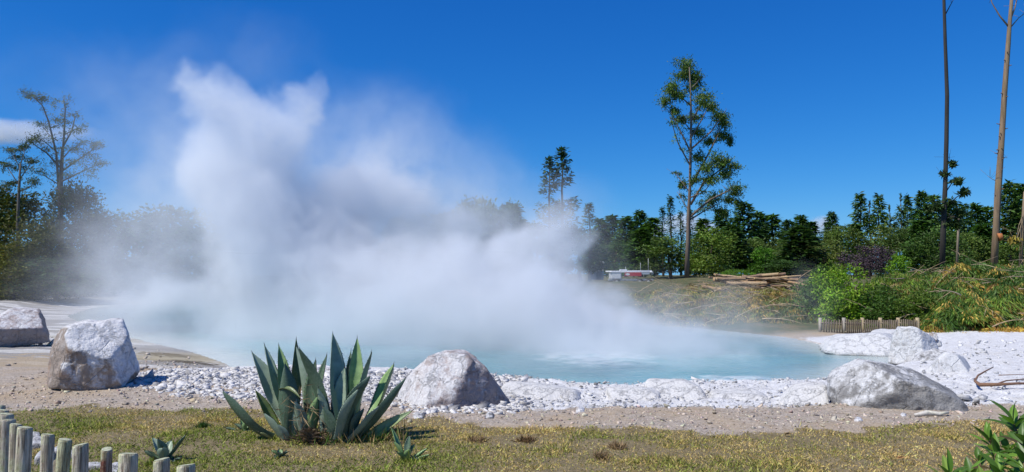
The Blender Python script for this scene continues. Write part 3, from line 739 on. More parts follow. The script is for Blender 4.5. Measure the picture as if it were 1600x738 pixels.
# ------------------------------------------------------------------ trees
M_leaf = leaf_mat("tree_foliage", .55, .28, .3, (1.55, 1.70, 1.0), True)
M_euc = leaf_mat("eucalyptus_foliage", .5, .25, .35, (1.25, 1.42, .9))
M_bark = wood_mat("bark", (1, 1, .1), 5, .6, .95, .45)
def conifer_mesh(h, r, seed, dens=1.0, base=.08, spire=1.0, droop=.25, col=(.030, .060, .022), gap=0.0, leafs=.72):
    """crown of whorled boughs, each carrying needle sprays"""
    lr = np.random.default_rng(seed); C, Dv, Nn, L, W, K = [], [], [], [], [], []
    nb = int(h * 17 * dens)
    for i in range(nb):
        f = base + (1 - base) * ((i + lr.random()) / nb) ** .8
        if gap and vnoise([f * 9 + seed], [seed * 3.3])[0] < gap - .6: continue
        ln = r * (1 - f) ** (.75 * spire) * lr.uniform(.55, 1.12) + .13
        az = lr.uniform(0, 2 * math.pi); z0 = f * h
        m = max(5, int(ln * 6.5)); s = np.sort(lr.uniform(.18, 1.0, m))
        px = np.cos(az) * ln * s; py = np.sin(az) * ln * s; pz = z0 - droop * ln * s ** 1.5 + .12 * ln * s ** 3 + lr.normal(0, .12, m)
        C.append(np.stack([px + lr.normal(0, .12, m), py + lr.normal(0, .12, m), pz], -1))
        d = np.stack([np.cos(az + lr.normal(0, .7, m)), np.sin(az + lr.normal(0, .7, m)), lr.normal(-.05, .35, m)], -1); Dv.append(d)
        Nn.append(np.stack([lr.normal(0, .5, m), lr.normal(0, .5, m), np.ones(m)], -1))
        L.append(lr.uniform(.7, 1.4, m) * leafs); W.append(lr.uniform(.30, .55, m) * leafs)
        K.append(1.35 * np.array(col) * lr.uniform(.6, 1.5) * lr.uniform(.75, 1.25, (m, 1)) * (1 + lr.normal(0, .06, (m, 3))))
    m = 26; zt = lr.uniform(.90, .985, m) * h
    C.append(np.stack([lr.normal(0, .05, m), lr.normal(0, .05, m), zt], -1)); Dv.append(np.stack([lr.normal(0, .45, m), lr.normal(0, .45, m), np.full(m, .9)], -1)); Nn.append(lr.normal(0, 1, (m, 3)))
    L.append(np.full(m, .55) * leafs / .7); W.append(np.full(m, .2) * leafs / .7); K.append(np.array(col) * lr.uniform(.7, 1.3, (m, 1)) * np.ones((1, 3)))
    mb = MB(); mb.leaves(np.vstack(C), np.vstack(Dv), np.vstack(Nn), np.concatenate(L), np.concatenate(W), np.clip(np.vstack(K), .003, .3))
    return mb
def broadleaf_mesh(h, r, seed, n=2600, col=(.05, .085, .025), clumps=26, low=.12, leafs=.42, droop=0.0):
    lr = np.random.default_rng(seed); C, Dv, Nn, L, W, K = [], [], [], [], [], []
    for i in range(clumps):
        f = lr.uniform(low, 1); rr = r * math.sqrt(max(.05, 1 - ((f - .42) / .62) ** 2))
        a = lr.uniform(0, 2 * math.pi); q = rr * math.sqrt(lr.uniform(.1, .75))
        c = np.array([math.cos(a) * q, math.sin(a) * q, f * h * .93]); cr = r * lr.uniform(.22, .42)
        m = n // clumps; v = lr.normal(0, 1, (m, 3)); v /= np.linalg.norm(v, axis=1)[:, None]
        p = c + v * cr * np.array([1, 1, .75]) * lr.uniform(.45, 1.05, (m, 1)); p[:, 2] = np.maximum(p[:, 2], .05)
        C.append(p); d = v + lr.normal(0, .7, (m, 3)); d[:, 2] -= droop; Dv.append(d)
        Nn.append(v + lr.normal(0, .5, (m, 3)) + np.array([0, 0, .4])); L.append(lr.uniform(.6, 1.3, m) * leafs); W.append(lr.uniform(.35, .6, m) * leafs)
        K.append(np.array(col) * lr.uniform(.65, 1.45) * lr.uniform(.75, 1.3, (m, 1)) * (1 + lr.normal(0, .07, (m, 3))))
    mb = MB(); mb.leaves(np.vstack(C), np.vstack(Dv), np.vstack(Nn), np.concatenate(L), np.concatenate(W), np.clip(np.vstack(K), .003, .4))
    return mb
def trunk_mb(h, r0, seed, col=(.10, .075, .055), limbs=5, top=.95, spread=.5):
    lr = np.random.default_rng(seed); mb = MB()
    z = np.linspace(-.3, h * top, 8); mb.tube(np.stack([lr.normal(0, r0 * .5, 8), lr.normal(0, r0 * .5, 8), z], -1), np.linspace(r0 * 1.15, r0 * .2, 8), 7, col)
    for i in range(limbs):
        f = lr.uniform(.25, .8); a = lr.uniform(0, 6.28); l = h * spread * (1 - f) * lr.uniform(.6, 1)
        s = np.linspace(0, 1, 4)
        mb.tube(np.stack([np.cos(a) * l * s, np.sin(a) * l * s, f * h * top + l * .5 * s ** 1.3], -1), np.linspace(r0 * .4, r0 * .08, 4), 5, col)
    return mb
PROTO = {}
def proto(key, name, cat, mk, h, r):
    """a tree of unit kind, kept until it is placed the first time"""
    root = thing(name, None, cat)
    mk(root); PROTO[key] = [root, h, r, False]
def place_tree(key, loc, h, r, label, group=None, rz=None):
    root, h0, r0, used = PROTO[key]
    o = root if not used else copy_tree(root)
    PROTO[key][3] = True
    o.location = loc; o.scale = (r / r0, r / r0, h / h0); o.rotation_euler = (0, 0, random.uniform(0, 6.28) if rz is None else rz)
    if "group" in o: del o["group"]
    tag(o, label, None, group); return o
def conifer_proto(key, h, r, seed, tr=.22, **k):
    proto(key, "conifer_tree", "tree", lambda root: (trunk_mb(h, tr, seed, limbs=0, top=.97).build("trunk", M_bark, root, True), conifer_mesh(h, r, seed, **k).build("crown", M_leaf, root)), h, r)
def leaf_proto(key, h, r, seed, name="broadleaf_tree", cat="tree", tr=.2, **k):
    proto(key, name, cat, lambda root: (trunk_mb(h, tr, seed, top=.75).build("trunk", M_bark, root, True), broadleaf_mesh(h, r, seed, **k).build("crown", M_leaf, root)), h, r)
conifer_proto("fir_a", 13, 2.8, 1, dens=1.5)
conifer_proto("fir_b", 13, 2.6, 2, dens=1.3, col=(.036, .070, .024), gap=.1, droop=.1)
conifer_proto("fir_c", 13, 3.4, 3, dens=1.4, col=(.026, .052, .024), spire=.8)
conifer_proto("spire", 14, 1.2, 4, dens=.8, gap=.25, leafs=.45, col=(.026, .05, .02))
conifer_proto("pine_a", 14, 2.6, 5, dens=.75, gap=.38, droop=-.35, base=.2, col=(.034, .062, .024))
conifer_proto("pine_b", 14, 2.2, 6, dens=.6, gap=.45, droop=-.25, base=.3, col=(.030, .056, .024))
leaf_proto("leaf_a", 8, 3.4, 11, n=5200, leafs=.36, clumps=36)
leaf_proto("leaf_b", 8, 3.2, 12, n=5200, leafs=.36, clumps=36, col=(.034, .062, .024))
leaf_proto("leaf_c", 8, 3.8, 13, n=5200, leafs=.36, clumps=36, col=(.062, .088, .030))
leaf_proto("leaf_olive", 8, 3.8, 14, n=3000, col=(.085, .10, .035), droop=.5)
leaf_proto("leaf_bright", 6, 3.0, 15, n=2400, col=(.075, .16, .018))
_ml = M_leaf; M_leaf = leaf_mat("purple_foliage", .6, .06, .25)
leaf_proto("leaf_purple", 6, 3.6, 16, n=4600, col=(.068, .046, .058), clumps=40, leafs=.28, name="purple_tree")
M_leaf = _ml

WIDE = 1.45
def at_tree(u, v_top, d, w_px, v_base=None):
    p = D(u, 430, d); z = gz(p.x, d) if v_base is None else D(u, v_base, d).z
    top = D(u, v_top, d).z
    return (p.x, d, z - .15), (top - z + .15) * 1.03, w_px * d / F_PX / 2 * WIDE
rear = [  # kind, u, top row, distance, width
    ("fir_a", 938, 352, 165, 44), ("fir_b", 957, 346, 172, 40), ("fir_a", 978, 349, 160, 46), ("fir_c", 1000, 340, 170, 52), ("fir_b", 1020, 350, 165, 44), ("spire", 1036, 333, 150, 14), ("spire", 1049, 317, 148, 17),
    ("spire", 1064, 340, 152, 14), ("spire", 1079, 336, 150, 16), ("fir_a", 1100, 352, 165, 44), ("fir_b", 1128, 338, 168, 46), ("fir_c", 1164, 327, 160, 62), ("fir_a", 1188, 342, 166, 38), ("fir_b", 1208, 345, 170, 46),
    ("fir_c", 1233, 354, 165, 48), ("fir_a", 1252, 347, 168, 40), ("fir_b", 1268, 356, 172, 44), ("fir_c", 1301, 342, 160, 40), ("pine_a", 1346, 315, 158, 36), ("pine_b", 1362, 324, 165, 24), ("pine_a", 1376, 317, 156, 34),
    ("pine_b", 1392, 330, 160, 26), ("pine_b", 1411, 313, 158, 22), ("pine_a", 1421, 317, 164, 28), ("fir_c", 1444, 311, 120, 44), ("fir_b", 1462, 316, 125, 40), ("fir_a", 1490, 326, 130, 46), ("pine_a", 1508, 330, 150, 38), ("fir_a", 1527, 329, 158, 40),
    ("fir_b", 1546, 333, 160, 36), ("fir_c", 1581, 296, 110, 50), ("fir_a", 1602, 300, 112, 50), ("fir_b", 1630, 305, 118, 50), ("fir_a", 1665, 310, 120, 50),
    ("fir_c", 800, 330, 150, 60), ("fir_b", 690, 345, 150, 60), ("fir_a", 620, 350, 150, 60), ("fir_b", 560, 345, 145, 60)]
rear_labels = {
    1036: "thin dark spire tree just left of the taller spire beside the eucalyptus", 1049: "tallest thin dark spire tree left of the tall eucalyptus", 1064: "short thin spire tree closest to the eucalyptus trunk on its left", 1079: "thin dark spire tree right behind the eucalyptus trunk",
    1164: "broad pyramid-topped conifer standing highest between the eucalyptus and the purple tree", 1301: "dark conifer just right of the small white cloud", 1346: "sparse pine with feathery top, left end of the ragged pines above the purple tree",
    1411: "thin pine with bare whorls, second last of the ragged pines before the dark bare trunk", 1444: "dense dark conifer left of the dark bare trunk", 1462: "dark conifer directly behind the dark bare trunk", 1581: "tall dense conifer right of the brown bare trunk", 1602: "tall conifer at the right edge of the photo, behind the cut tree"}
for k_, u, vt, d, w in rear:
    loc, h, r = at_tree(u, vt - 6, d, w)
    lab = rear_labels.get(u); g = None
    if lab is None:
        lab, g = {True: ("dark green conifer in the unbroken tree line behind the log pile", "conifers of the far tree line"),
                  False: ("sparse pine top rising among the ragged pines above the purple tree", "ragged pines above the purple tree")}[k_.startswith(("fir", "spire"))]
        if u < 900: lab, g = "dark conifer half hidden in the steam left of the twin pines", "conifers hidden in the steam"
        elif u > 1470 and k_ != "pine_a": lab, g = "dark conifer between the two bare trunks and the right edge", "conifers round the bare trunks"
        elif k_ == "pine_a" and u > 1500: lab, g = "sparse conifer with an open top between the two tall bare trunks", None
    place_tree(k_, loc, h, r, lab, g)
front = [
    ("leaf_b", 962, 372, 132, 60, "dark rounded tree in the steam's edge above the red and white truck"), ("fir_a", 1002, 352, 128, 50, "mid green pointed conifer right above the truck's end"), ("leaf_b", 1046, 362, 118, 66, "very dark rounded tree directly left of the eucalyptus trunk"),
    ("leaf_a", 1112, 352, 112, 64, "loose green tree directly right of the eucalyptus trunk"), ("fir_c", 1146, 346, 120, 56, "dark green pointed conifer above the left end of the log pile"), ("leaf_c", 1176, 368, 124, 52, "olive green rounded tree above the middle of the log pile"),
    ("leaf_bright", 1196, 380, 116, 34, "small bright green tree above the log pile, beside darker ones"), ("leaf_olive", 1214, 366, 122, 40, "pale olive narrow tree right of the small bright green one"), ("fir_c", 1250, 348, 112, 74, "broad blackish green conifer under the small white cloud"),
    ("leaf_olive", 1290, 368, 116, 46, "pale olive drooping tree right of the blackish broad one"), ("leaf_c", 1316, 350, 124, 56, "olive tree directly left of the purple tree"), ("fir_b", 1336, 345, 128, 44, "mid green conifer behind the purple tree's left shoulder"),
    ("leaf_olive", 1378, 348, 130, 62, "grey olive tree behind the purple tree's right shoulder"), ("leaf_c", 1412, 352, 118, 66, "broad grey-green tree right of the purple tree"), ("fir_b", 1440, 340, 106, 52, "dark green conifer left of the dark bare trunk's foot"),
    ("leaf_a", 1470, 350, 96, 74, "dense green tree at the foot of the dark bare trunk"), ("leaf_c", 1504, 360, 104, 60, "mid green tree right of the dark bare trunk's foot"), ("fir_a", 1536, 346, 108, 50, "dark conifer left of the brown bare trunk's foot"), ("leaf_a", 1580, 372, 100, 60, "green tree between the brown bare trunk and the cut tree at the edge"),
    ("leaf_b", 1630, 366, 104, 60, "dark tree cut by the right edge of the photo"), ("leaf_purple", 1357, 377, 96, 64, "purple-leaved rounded tree in front of the green tree line"),
    ("leaf_bright", 1406, 392, 78, 28, "small bright green sapling at the right foot of the purple tree"), ("leaf_b", 1226, 398, 108, 44, "low dark bush behind the right end of the log pile")]
for k_, u, vt, d, w, lab in front:
    loc, h, r = at_tree(u, vt + 8, d, w); place_tree(k_, loc, h, r, lab)
# left shore and the trees veiled by the steam
left = [
    ("leaf_b", -50, 300, 70, 110, "dark evergreen cut by the left edge, behind the far left boulder"), ("leaf_left", 8, 296, 68, 96, "olive evergreen under the small sparse tree at the left edge"), ("leaf_left2", 60, 345, 64, 92, "yellow-green evergreen in front of the bare topped tree"), ("leaf_left", 112, 290, 71, 84, "dense evergreen right of the bare topped tree"),
    ("leaf_left2", 20, 380, 62, 84, "low olive bush by the left shore behind the far left boulder"), ("leaf_left", 150, 340, 72, 90, "evergreen fading into the steam right of the left shore trees"), ("leaf_b", 215, 335, 76, 110, "dark tree showing faintly through the steam over the left terraces"), ("leaf_b", 275, 325, 78, 110, "dark tree showing through the steam left of the tall plume"),
    ("leaf_b", 325, 365, 77, 80, "dark bush showing through the steam at the foot of the tall plume"), ("leaf_b", 90, 400, 63, 90, "dark low bush at the left shore where the steam begins"),
    ("leaf_b", 700, 330, 96, 90, "dark rounded tree veiled by steam left of the twin pines"), ("leaf_c", 745, 318, 100, 80, "dark tree whose crown shows above the steam left of the twin pines"), ("leaf_b", 786, 318, 98, 60, "dark tree top just left of the right hand puff of steam"),
    ("leaf_b", 905, 355, 104, 60, "grey-green tree at the foot of the twin pines, veiled by steam"), ("leaf_b", 840, 350, 104, 70, "dark tree behind the right hand puff of steam"), ("leaf_a", 640, 340, 110, 90, "dark tree almost hidden behind the middle plume")]
leaf_proto("leaf_left", 10, 3.6, 21, n=9000, col=(.036, .046, .012), clumps=60, low=.02, leafs=.30)
leaf_proto("leaf_left2", 8, 3.4, 22, n=8000, col=(.062, .062, .014), clumps=54, low=.02, leafs=.28)
for k_, u, vt, d, w, lab in left:
    loc, h, r = at_tree(u, vt, d, w); place_tree(k_, loc, h, r, lab)
for k_, u, vt, d, w, lab in [("pine_twin", 878, 238, 100, 62, "right and taller of the twin pines rising from the steam"), ("pine_twin", 858, 252, 99, 52, "left and shorter of the twin pines rising from the steam"), ("pine_c", 921, 322, 96, 42, "small pine whose top sticks out right of the twin pines")]:
    if k_ not in PROTO: conifer_proto(k_, 17, 3.0, 31 + len(PROTO), dens=.95, gap=.28, droop=-.30, base=.1, col=(.026, .046, .022), leafs=.5)
    loc, h, r = at_tree(u, vt, d, w); place_tree(k_, loc, h, r, lab)

# ---- trees drawn limb by limb
def limb_tree(name, label, cat, d, trunk, limbs, foliage, bark, leafcol, lsize, group=None, seed=1, droop=0.0, yj=1.5, bare=False, flat=1.0, nmul=1.5):
    """trunk: [(u,v,width px)], limbs: [[(u,v)...], start width px], foliage: [(u,v,ru,rv,n)]"""
    lr = np.random.default_rng(seed)
    base = D(trunk[0][0], trunk[0][1], d)
    root = thing(name, label, cat, tuple(base), group)
    mb = MB(); mb.tube([D(u, v, d) for u, v, w in trunk], [w * d / F_PX / 2 for u, v, w in trunk], 10, bark, wob=.05); mb.build("trunk", M_bark, root, True, base)
    offs = []
    for pts, w in limbs:
        mb = MB(); dy = lr.uniform(-yj, yj); n = len(pts)
        P = [D(u, v, d + dy * i / (n - 1)) for i, (u, v) in enumerate(pts)]
        mb.tube(P, np.linspace(w, max(.5, w * .25), n) * d / F_PX / 2, 6, bark)
        a = P[-2]; e_ = P[-1]
        for k in range(5):                                                   # twigs
            q = a.lerp(e_, lr.uniform(.0, .8)); mb.tube([q, q + Vector((lr.normal(0, .6), lr.normal(0, .6), lr.uniform(-.1, .9)))], [w * d / F_PX * .12, .01], 4, bark)
        mb.build("limb", M_bark, root, True, base)
        offs.append((pts[-1][0], pts[-1][1], dy))
    if foliage:
        foliage = list(foliage)
        if nmul > 2.5:
            for pts, w in limbs:
                for i in range(1, len(pts)):
                    for f in (.35, .8):
                        foliage.append((pts[i - 1][0] + (pts[i][0] - pts[i - 1][0]) * f + lr.normal(0, 3), pts[i - 1][1] + (pts[i][1] - pts[i - 1][1]) * f + lr.normal(0, 2) - 2, 6 + lr.uniform(0, 4), 4 + lr.uniform(0, 3), int(8 + 26 * (i / len(pts)) ** 2)))
        mb = MB()
        for u, v, ru, rv, n in foliage:
            dy = min(offs, key=lambda o: (o[0] - u) ** 2 + (o[1] - v) ** 2)[2] if offs else 0
            c = np.array(D(u, v, d + dy)); rr = np.array([ru, (ru + rv) * .5, rv]) * d / F_PX
            n = int(n * nmul); sub = max(3, int(n / 40))
            for k in range(sub):
                cc_ = c + lr.normal(0, .42, 3) * rr; m = n // sub
                p = cc_ + lr.normal(0, 1, (m, 3)) * rr * np.array([.36, .36, .26 * flat]) * np.array([lr.uniform(.35, 1.35), lr.uniform(.5, 1.2), lr.uniform(.35, 1.25)])
                dv = lr.normal(0, .8, (m, 3)); dv[:, 2] -= droop
                mb.leaves(p, dv, lr.normal(0, 1, (m, 3)) + np.array([0, 0, .5]), lr.uniform(.6, 1.3, m) * lsize, lr.uniform(.3, .5, m) * lsize,
                          np.clip(np.array(leafcol) * lr.uniform(.65, 1.4) * lr.uniform(.7, 1.3, (m, 1)) * (1 + lr.normal(0, .07, (m, 3))), .003, .4))
        mb.build("crown", M_euc if nmul > 2.5 else M_leaf, root, False, base)
    return root
eu_tr = [(1073, 434, 8), (1075, 380, 6.2), (1076, 330, 5), (1078, 290, 4.4), (1079, 240, 3.9), (1080, 190, 3.4), (1079, 140, 2.4), (1077, 105, 1.5)]
eu_l = [([(1079, 320), (1100, 285), (1122, 268), (1138, 254)], 4), ([(1080, 290), (1102, 250), (1120, 215), (1130, 195)], 4), ([(1077, 340), (1110, 312), (1135, 300), (1152, 292)], 4), ([(1080, 240), (1068, 215), (1055, 190), (1046, 170)], 3),
        ([(1079, 260), (1060, 225), (1052, 200), (1048, 182)], 2.5), ([(1080, 215), (1095, 190), (1108, 165)], 3), ([(1080, 190), (1095, 165), (1104, 150)], 2.5), ([(1079, 165), (1062, 150), (1050, 140)], 2.5), ([(1081, 232), (1112, 205), (1125, 185), (1130, 178)], 3),
        ([(1077, 300), (1062, 280), (1055, 270)], 2), ([(1076, 345), (1100, 330), (1122, 318)], 3), ([(1076, 310), (1100, 300), (1112, 285)], 2.5), ([(1079, 140), (1090, 128), (1096, 120)], 2), ([(1076, 330), (1066, 312), (1058, 300)], 1.5), ([(1080, 205), (1068, 190), (1062, 180)], 2)]
eu_f = [(1074, 103, 15, 13, 420), (1070, 116, 17, 8, 300), (1086, 120, 12, 8, 240), (1048, 138, 13, 11, 330), (1040, 158, 10, 8, 220), (1058, 148, 12, 8, 240), (1083, 134, 14, 10, 300), (1100, 155, 15, 12, 360), (1112, 166, 10, 8, 200), (1054, 172, 8, 6, 150), (1064, 186, 9, 6, 160),
        (1124, 182, 14, 9, 300), (1131, 192, 9, 6, 160), (1085, 182, 11, 8, 150), (1090, 206, 12, 7, 200), (1128, 212, 14, 9, 300), (1106, 220, 10, 7, 160), (1140, 222, 8, 6, 130), (1090, 245, 12, 8, 220), (1102, 262, 12, 6, 200), (1124, 252, 17, 10, 380), (1142, 258, 11, 8, 220),
        (1066, 288, 8, 6, 140), (1086, 280, 9, 6, 130), (1112, 280, 14, 8, 240), (1134, 272, 12, 7, 200), (1150, 298, 11, 10, 240), (1140, 312, 10, 9, 180), (1118, 310, 14, 10, 220), (1100, 318, 10, 8, 130), (1128, 330, 12, 9, 180), (1152, 316, 7, 6, 100)]
limb_tree("eucalyptus_tree", "tall slender eucalyptus with open airy crown standing alone against the sky", "tree", 80, eu_tr, eu_l, eu_f, (.20, .15, .12), (.070, .105, .022), .24, seed=3, droop=.9, yj=2.2, nmul=3.0, flat=1.7)
limb_tree("bare_tree", "very tall dark bare trunk with a few leafy tufts low down", "tree", 76,
          [(1472, 424, 8.5), (1474, 360, 8), (1477, 290, 7), (1479, 220, 6.5), (1480, 150, 6), (1477, 70, 5.2), (1475, 0, 4.6), (1474, -30, 4)],
          [([(1476, 25), (1484, 10), (1492, -4)], 2), ([(1478, 300), (1488, 285), (1495, 280)], 2), ([(1477, 325), (1495, 308), (1510, 300)], 2.5), ([(1476, 350), (1500, 335), (1512, 330)], 2.5), ([(1475, 340), (1466, 322), (1460, 312)], 2), ([(1479, 262), (1483, 250), (1484, 240)], 1.2), ([(1478, 275), (1471, 272), (1469, 268)], 1.2)],
          [(1485, 258, 7, 4, 90), (1473, 272, 7, 4, 70), (1495, 285, 9, 5, 130), (1506, 302, 10, 4, 130), (1498, 334, 10, 6, 130), (1484, 318, 8, 6, 120), (1464, 325, 9, 8, 140), (1478, 345, 10, 8, 160), (1496, 350, 10, 7, 130)],
          (.045, .040, .036), (.040, .062, .024), .42, seed=5)
br = limb_tree("bare_tree", "very tall light brown bare trunk with stubby branch scars", "tree", 62,
          [(1553, 424, 10.5), (1556, 360, 10), (1560, 290, 9.5), (1565, 220, 8.8), (1570, 140, 8), (1575, 70, 7), (1579, 20, 5.5), (1583, -30, 4)],
          [([(1576, 42), (1562, 25), (1550, 5), (1544, -20)], 3), ([(1579, 30), (1586, 12), (1592, -15)], 3), ([(1580, 42), (1592, 28), (1606, 18)], 2), ([(1561, 285), (1550, 280), (1543, 275)], 1.2), ([(1563, 250), (1570, 246), (1574, 247)], 1)],
          [], (.27, .185, .115), (.05, .07, .03), .4, seed=6)
mb = MB(); bb = D(1553, 424, 62)
for i in range(26):
    v = random.uniform(60, 400); u = np.interp(v, [0, 70, 140, 220, 290, 360, 424], [1580, 1575, 1570, 1565, 1560, 1556, 1553]); p = D(u, v, 62); a = random.uniform(0, 6.28)
    e_ = Vector((math.cos(a), math.sin(a), .25)); mb.tube([p + e_ * .12, p + e_ * (.32 + random.random() * .15)], [.05, .03], 5, (.22, .15, .10))
mb.build("branch_stub", M_bark, br, True, bb)["kind"] = "stuff"
mb = MB(); p = D(1561, 371, 61.7); mb.tube([p + Vector((-.05, 0, 0)), p + Vector((.22, -.12, .08))], [.34, .26], 10, (.55, .20, .07)); mb.build("torn_scar", M_bark, br, True, bb)
limb_tree("bare_tree", "thin pale trunk with hanging strips at the very right edge", "tree", 58, [(1594, 424, 6), (1597, 370, 5.5), (1602, 300, 5)], [([(1598, 345), (1590, 370), (1582, 388)], 2), ([(1599, 335), (1592, 352), (1588, 372)], 1.6)], [(1588, 372, 6, 14, 60)], (.26, .19, .12), (.16, .12, .05), .4, seed=8, droop=1.5)
limb_tree("bare_tree", "short pale snapped trunk right of the dark bare trunk's tufts", "tree", 90, [(1495, 424, 4), (1497, 370, 3.6), (1499, 332, 3)], [([(1498, 345), (1494, 340), (1491, 338)], 1.5)], [], (.30, .24, .18), (.05, .07, .03), .4, seed=9)
dl = [([(92, 300), (88, 240), (76, 190), (66, 165), (50, 150)], 4), ([(66, 165), (52, 150), (36, 148)], 2), ([(96, 270), (100, 210), (102, 170), (99, 155)], 4), ([(98, 230), (112, 205), (117, 185), (114, 178)], 3), ([(94, 262), (74, 240), (56, 228), (44, 218)], 3), ([(96, 268), (122, 250), (140, 238), (152, 228)], 3),
      ([(96, 250), (112, 232), (132, 225)], 2.5), ([(92, 240), (70, 222), (58, 215)], 2), ([(94, 285), (120, 272), (142, 262), (160, 255)], 2.5), ([(102, 210), (122, 200), (134, 203)], 1.5), ([(90, 220), (78, 212), (64, 196)], 2), ([(94, 290), (70, 275), (52, 270)], 2), ([(80, 200), (92, 196), (100, 190)], 1.5)]
df = [(44, 148, 14, 4, 130), (62, 155, 16, 5, 150), (80, 160, 10, 4, 80), (92, 186, 12, 3, 90), (64, 196, 12, 4, 100), (118, 205, 14, 4, 110), (134, 222, 16, 4, 130), (150, 228, 14, 4, 110), (58, 218, 18, 4, 140), (44, 222, 12, 3, 80), (76, 232, 18, 4, 130), (110, 232, 16, 4, 130), (140, 244, 18, 5, 140), (160, 256, 14, 5, 110),
      (120, 256, 18, 5, 140), (84, 256, 20, 5, 150), (60, 266, 18, 5, 130), (100, 275, 24, 6, 170), (140, 270, 18, 6, 130)]
df = [(u_, v_, ru_ * 1.15, rv_ * 1.2, int(n_ * .62)) for u_, v_, ru_, rv_, n_ in df]
limb_tree("bare_tree", "old grey tree with thin layered foliage rising high above the left shore", "tree", 70, [(94, 460, 10), (95, 360, 8), (94, 300, 7), (96, 260, 5.5), (98, 230, 4)], dl, df, (.15, .135, .12), (.075, .083, .050), .18, seed=12, yj=2.5, flat=1.9, nmul=2.6)
limb_tree("bare_tree", "smaller sparse grey tree at the left edge beside the old grey one", "tree", 66, [(28, 460, 7), (28, 340, 5), (30, 290, 4), (32, 255, 2.5)],
          [([(30, 290), (16, 268), (6, 256)], 2), ([(31, 280), (44, 262), (50, 250)], 2), ([(30, 300), (46, 292), (58, 285)], 2), ([(31, 262), (22, 245), (14, 235)], 1.6), ([(30, 310), (12, 300), (2, 292)], 2), ([(32, 258), (38, 240), (36, 228)], 1.4)],
          [(8, 258, 12, 4, 110), (16, 236, 12, 4, 110), (36, 230, 10, 4, 90), (48, 252, 12, 4, 100), (56, 284, 12, 5, 100), (4, 292, 14, 5, 120), (26, 262, 14, 5, 110), (30, 246, 12, 4, 90), (22, 285, 16, 5, 120)], (.14, .12, .10), (.070, .078, .042), .18, seed=13, flat=1.9, nmul=2.6)

# ------------------------------------------------------------------ felled timber, slash and scrub on the far bank
M_log = wood_mat("log_wood", (1, 1, 1), 6, .5, .9, .4)
lr = random.Random(5)
def log(p0, p1, r, col, label, group):
    c = (p0 + p1) / 2; o = thing("log", label, "log", tuple(c), group)
    mb = MB(); n = 5
    mb.tube([p0.lerp(p1, i / n) + Vector((0, 0, lr.uniform(-.03, .03))) for i in range(n + 1)], np.linspace(r, r * .78, n + 1), 9, col, cap=False); mb.build("bark", M_log, o, True, c)
    ax = (p1 - p0).normalized()
    for p, s, rr in ((p0, -1, r * .99), (p1, 1, r * .77)):
        mb = MB(); mb.tube([p - ax * s * .03, p + ax * s * .006], rr, 9, (.50, .33, .17)); mb.build("cut_face", M_log, o, False, c)
for i in range(34):
    f = lr.random(); u0 = 1096 + 130 * lr.random(); L_ = lr.uniform(36, 80); u1 = min(u0 + L_, 1264)
    d = 54 + 5 * lr.random()
    lay = lr.random(); top = np.interp((u0 + u1) / 2, [1090, 1130, 1200, 1265], [432, 424, 430, 438])
    v0 = top + lay * 24; v1 = v0 + lr.uniform(-7, 13)
    a, b2 = D(u0, v0, d), D(u1, v1, d + lr.uniform(-1.6, 1.6)); r = lr.uniform(.06, .17)
    col = lr.choice([(.36, .20, .10), (.42, .27, .15), (.30, .19, .12), (.47, .33, .20), (.26, .16, .10)])
    log(a, b2, r, col, "felled orange-brown log lying in the long pile on the far bank", "logs in the felled timber pile")
log(D(1208, 458, 53), D(1262, 456, 53.4), .22, (.40, .26, .15), "thick pale log along the front foot of the timber pile's right end", None)
a = D(1217, 437, 55.5); log(a, a + Vector((.25, -.9, .1)), .26, (.40, .26, .12), "short yellow log end facing the pool on top of the timber pile", None)

